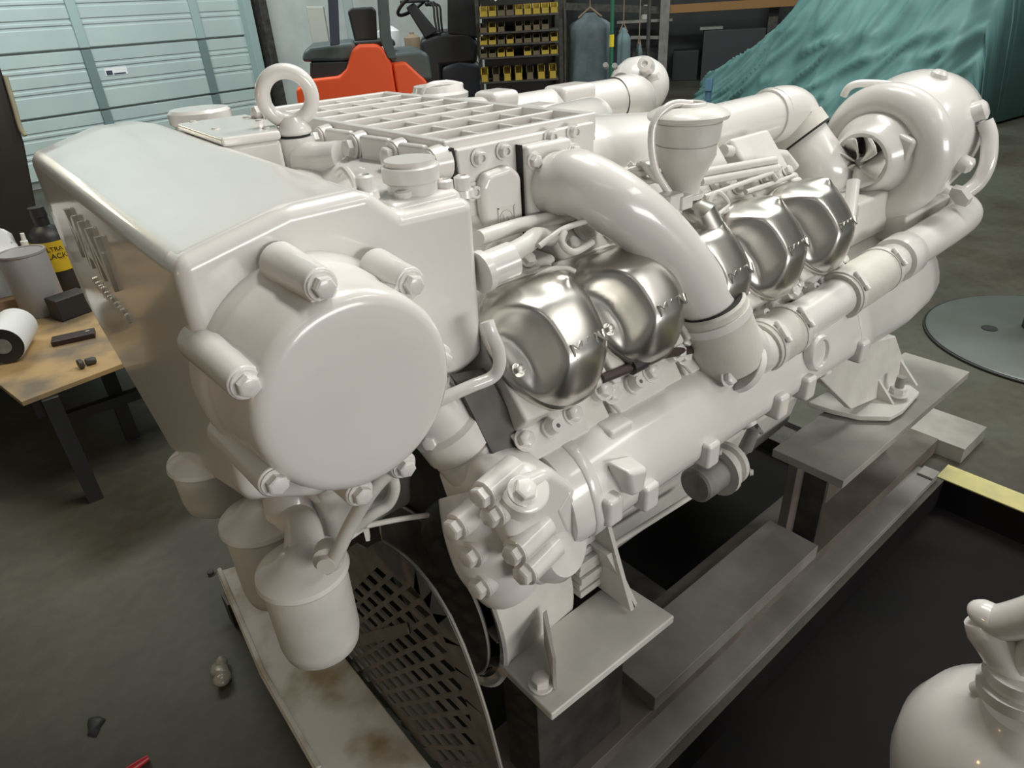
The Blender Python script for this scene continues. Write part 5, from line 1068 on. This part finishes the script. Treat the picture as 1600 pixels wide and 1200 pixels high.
# round base plate on the floor to the right
c = P(1644, 533, z=0.0); rr_ = (P(1600, 600, z=0) - c).length
t = thing('round_floor_base', 'large round dark steel base plate with a black rim on the floor', 'base', c)
b = MB(); b.lathe(c, (0, 0, 1), [(0.0, rr_ * 0.99), (0.012, rr_ * 0.99), (0.016, rr_ * 0.975), (0.018, 0)], 80); b.build('plate', mat('worn_base_plate', (0.085, 0.092, 0.078), 0.4, col2=(0.105, 0.118, 0.11), noise_scale=3), t)
b = MB(); b.torus(c + Vector((0, 0, 0.006)), (0, 0, 1), rr_, 0.005, 80, 8); b.build('rim', RUBBER, t)
b = MB(); b.cyl(P(1618, 512, z=0.018), P(1618, 512, z=0.018) + Vector((0, 0, 0.5)), 0.05); b.build('post', BLACK, t)
b = MB(); b.cyl(P(1546, 513, z=0.018), P(1546, 513, z=0.018) + Vector((0, 0, 0.002)), 0.03); b.build('drain_hole', GAP, t)

# litter on the floor
p = P(348, 1058, z=0.0)
b = MB(); b.sphere(p + Vector((0, 0, 0.012)), 0.026, 16, 8, (0.75, 1.5, 0.5)); b.sphere(p + Vector((0.012, 0.03, 0.016)), 0.014, 12, 6); b.sphere(p + Vector((-0.004, -0.02, 0.016)), 0.02, 12, 6, (1, 1, 0.7))
for v in b.bm.verts: v.co += Vector((noise.noise(v.co * 60), noise.noise(v.co * 60 + Vector((3, 1, 0))), 0)) * 0.006
tag(b.build('plastic_scrap', mat('cloudy_plastic', (0.30, 0.28, 0.22), 0.25), None, ang=60), 'small cloudy crumpled plastic scrap on the floor by the board', 'scrap')
a = P(185, 1215, z=0.009); c_ = P(232, 1183, z=0.009)
t = thing('red_handle', 'red tool handle lying on the floor at the bottom edge', 'tool', (a + c_) / 2)
b = MB(); b.tube([a, (a + c_) / 2, c_], [0.009, 0.0095, 0.006], n=14); b.build('grip', RED, t)
p = P(148, 1135, z=0.0); b = MB(); b.sphere(p + Vector((0, 0, 0.002)), 0.02, 12, 6, (0.8, 1.4, 0.2))
for v in b.bm.verts: v.co += Vector((noise.noise(v.co * 50), noise.noise(v.co * 50 + Vector((2, 5, 0))), 0)) * 0.012
tag(b.build('black_flake', RUBBER, None), 'flat black flake of rubber on the bare floor', 'flake')

# second painted assembly at the bottom right corner
W = thing('painted_pump_unit', 'cream-painted pump unit with a forked pipe in the bottom right corner', 'pump', P(1560, 1130, z=0.4) * Vector((1, 1, 0)) if False else Vector((0.82, 0.03, PZ)))
def W3(px, py): return P(px, py, x=0.80)
q0 = W3(1590, 1078)
dm = Vector((q0.x + 0.03, q0.y - 0.02, q0.z - 0.20))
b = MB(); b.lathe(dm, (-0.12, 0.06, 1), [(-0.16, 0.10), (-0.06, 0.125), (0.0, 0.130), (0.06, 0.124), (0.11, 0.104), (0.145, 0.075), (0.165, 0.05), (0.175, 0.044)], 48); b.build('domed_body', PAINT, W)
b = MB(); b.cyl(Vector((dm.x, dm.y, PZ)), dm - Vector((0, 0, 0.05)), 0.10, 0.11, 32); b.build('pedestal', PAINT_MATT, W)
nz = Vector((0.05, 0.15, 1)).normalized()
b = MB(); b.lathe(q0 - nz * 0.008, nz, [(0, 0.044), (0.016, 0.044), (0.016, 0.034), (0.028, 0.034), (0.028, 0.040), (0.040, 0.039), (0.040, 0.03)], 28); b.build('flange_pair', PAINT, W)
b = MB(); b.cyl(W3(1526, 1079), W3(1566, 1064), 0.011); b.build('flange_stud', PAINT, W)
b = MB(); b.tube([W3(1585, 1055), W3(1566, 1020), W3(1545, 985), W3(1532, 965)], [0.024, 0.024, 0.026, 0.020], n=20); b.build('fork_stem', PAINT, W)
b = MB(); b.tube([W3(1519, 958), W3(1532, 959), W3(1560, 972), W3(1600, 966), W3(1660, 945)], [0.010, 0.019, 0.022, 0.023, 0.023], n=20); b.build('fork_arm', PAINT, W)
b = MB(); b.tube([W3(1596, 1040), W3(1620, 1010), W3(1640, 975)], 0.017, n=14); b.build('fork_strut', PAINT, W)
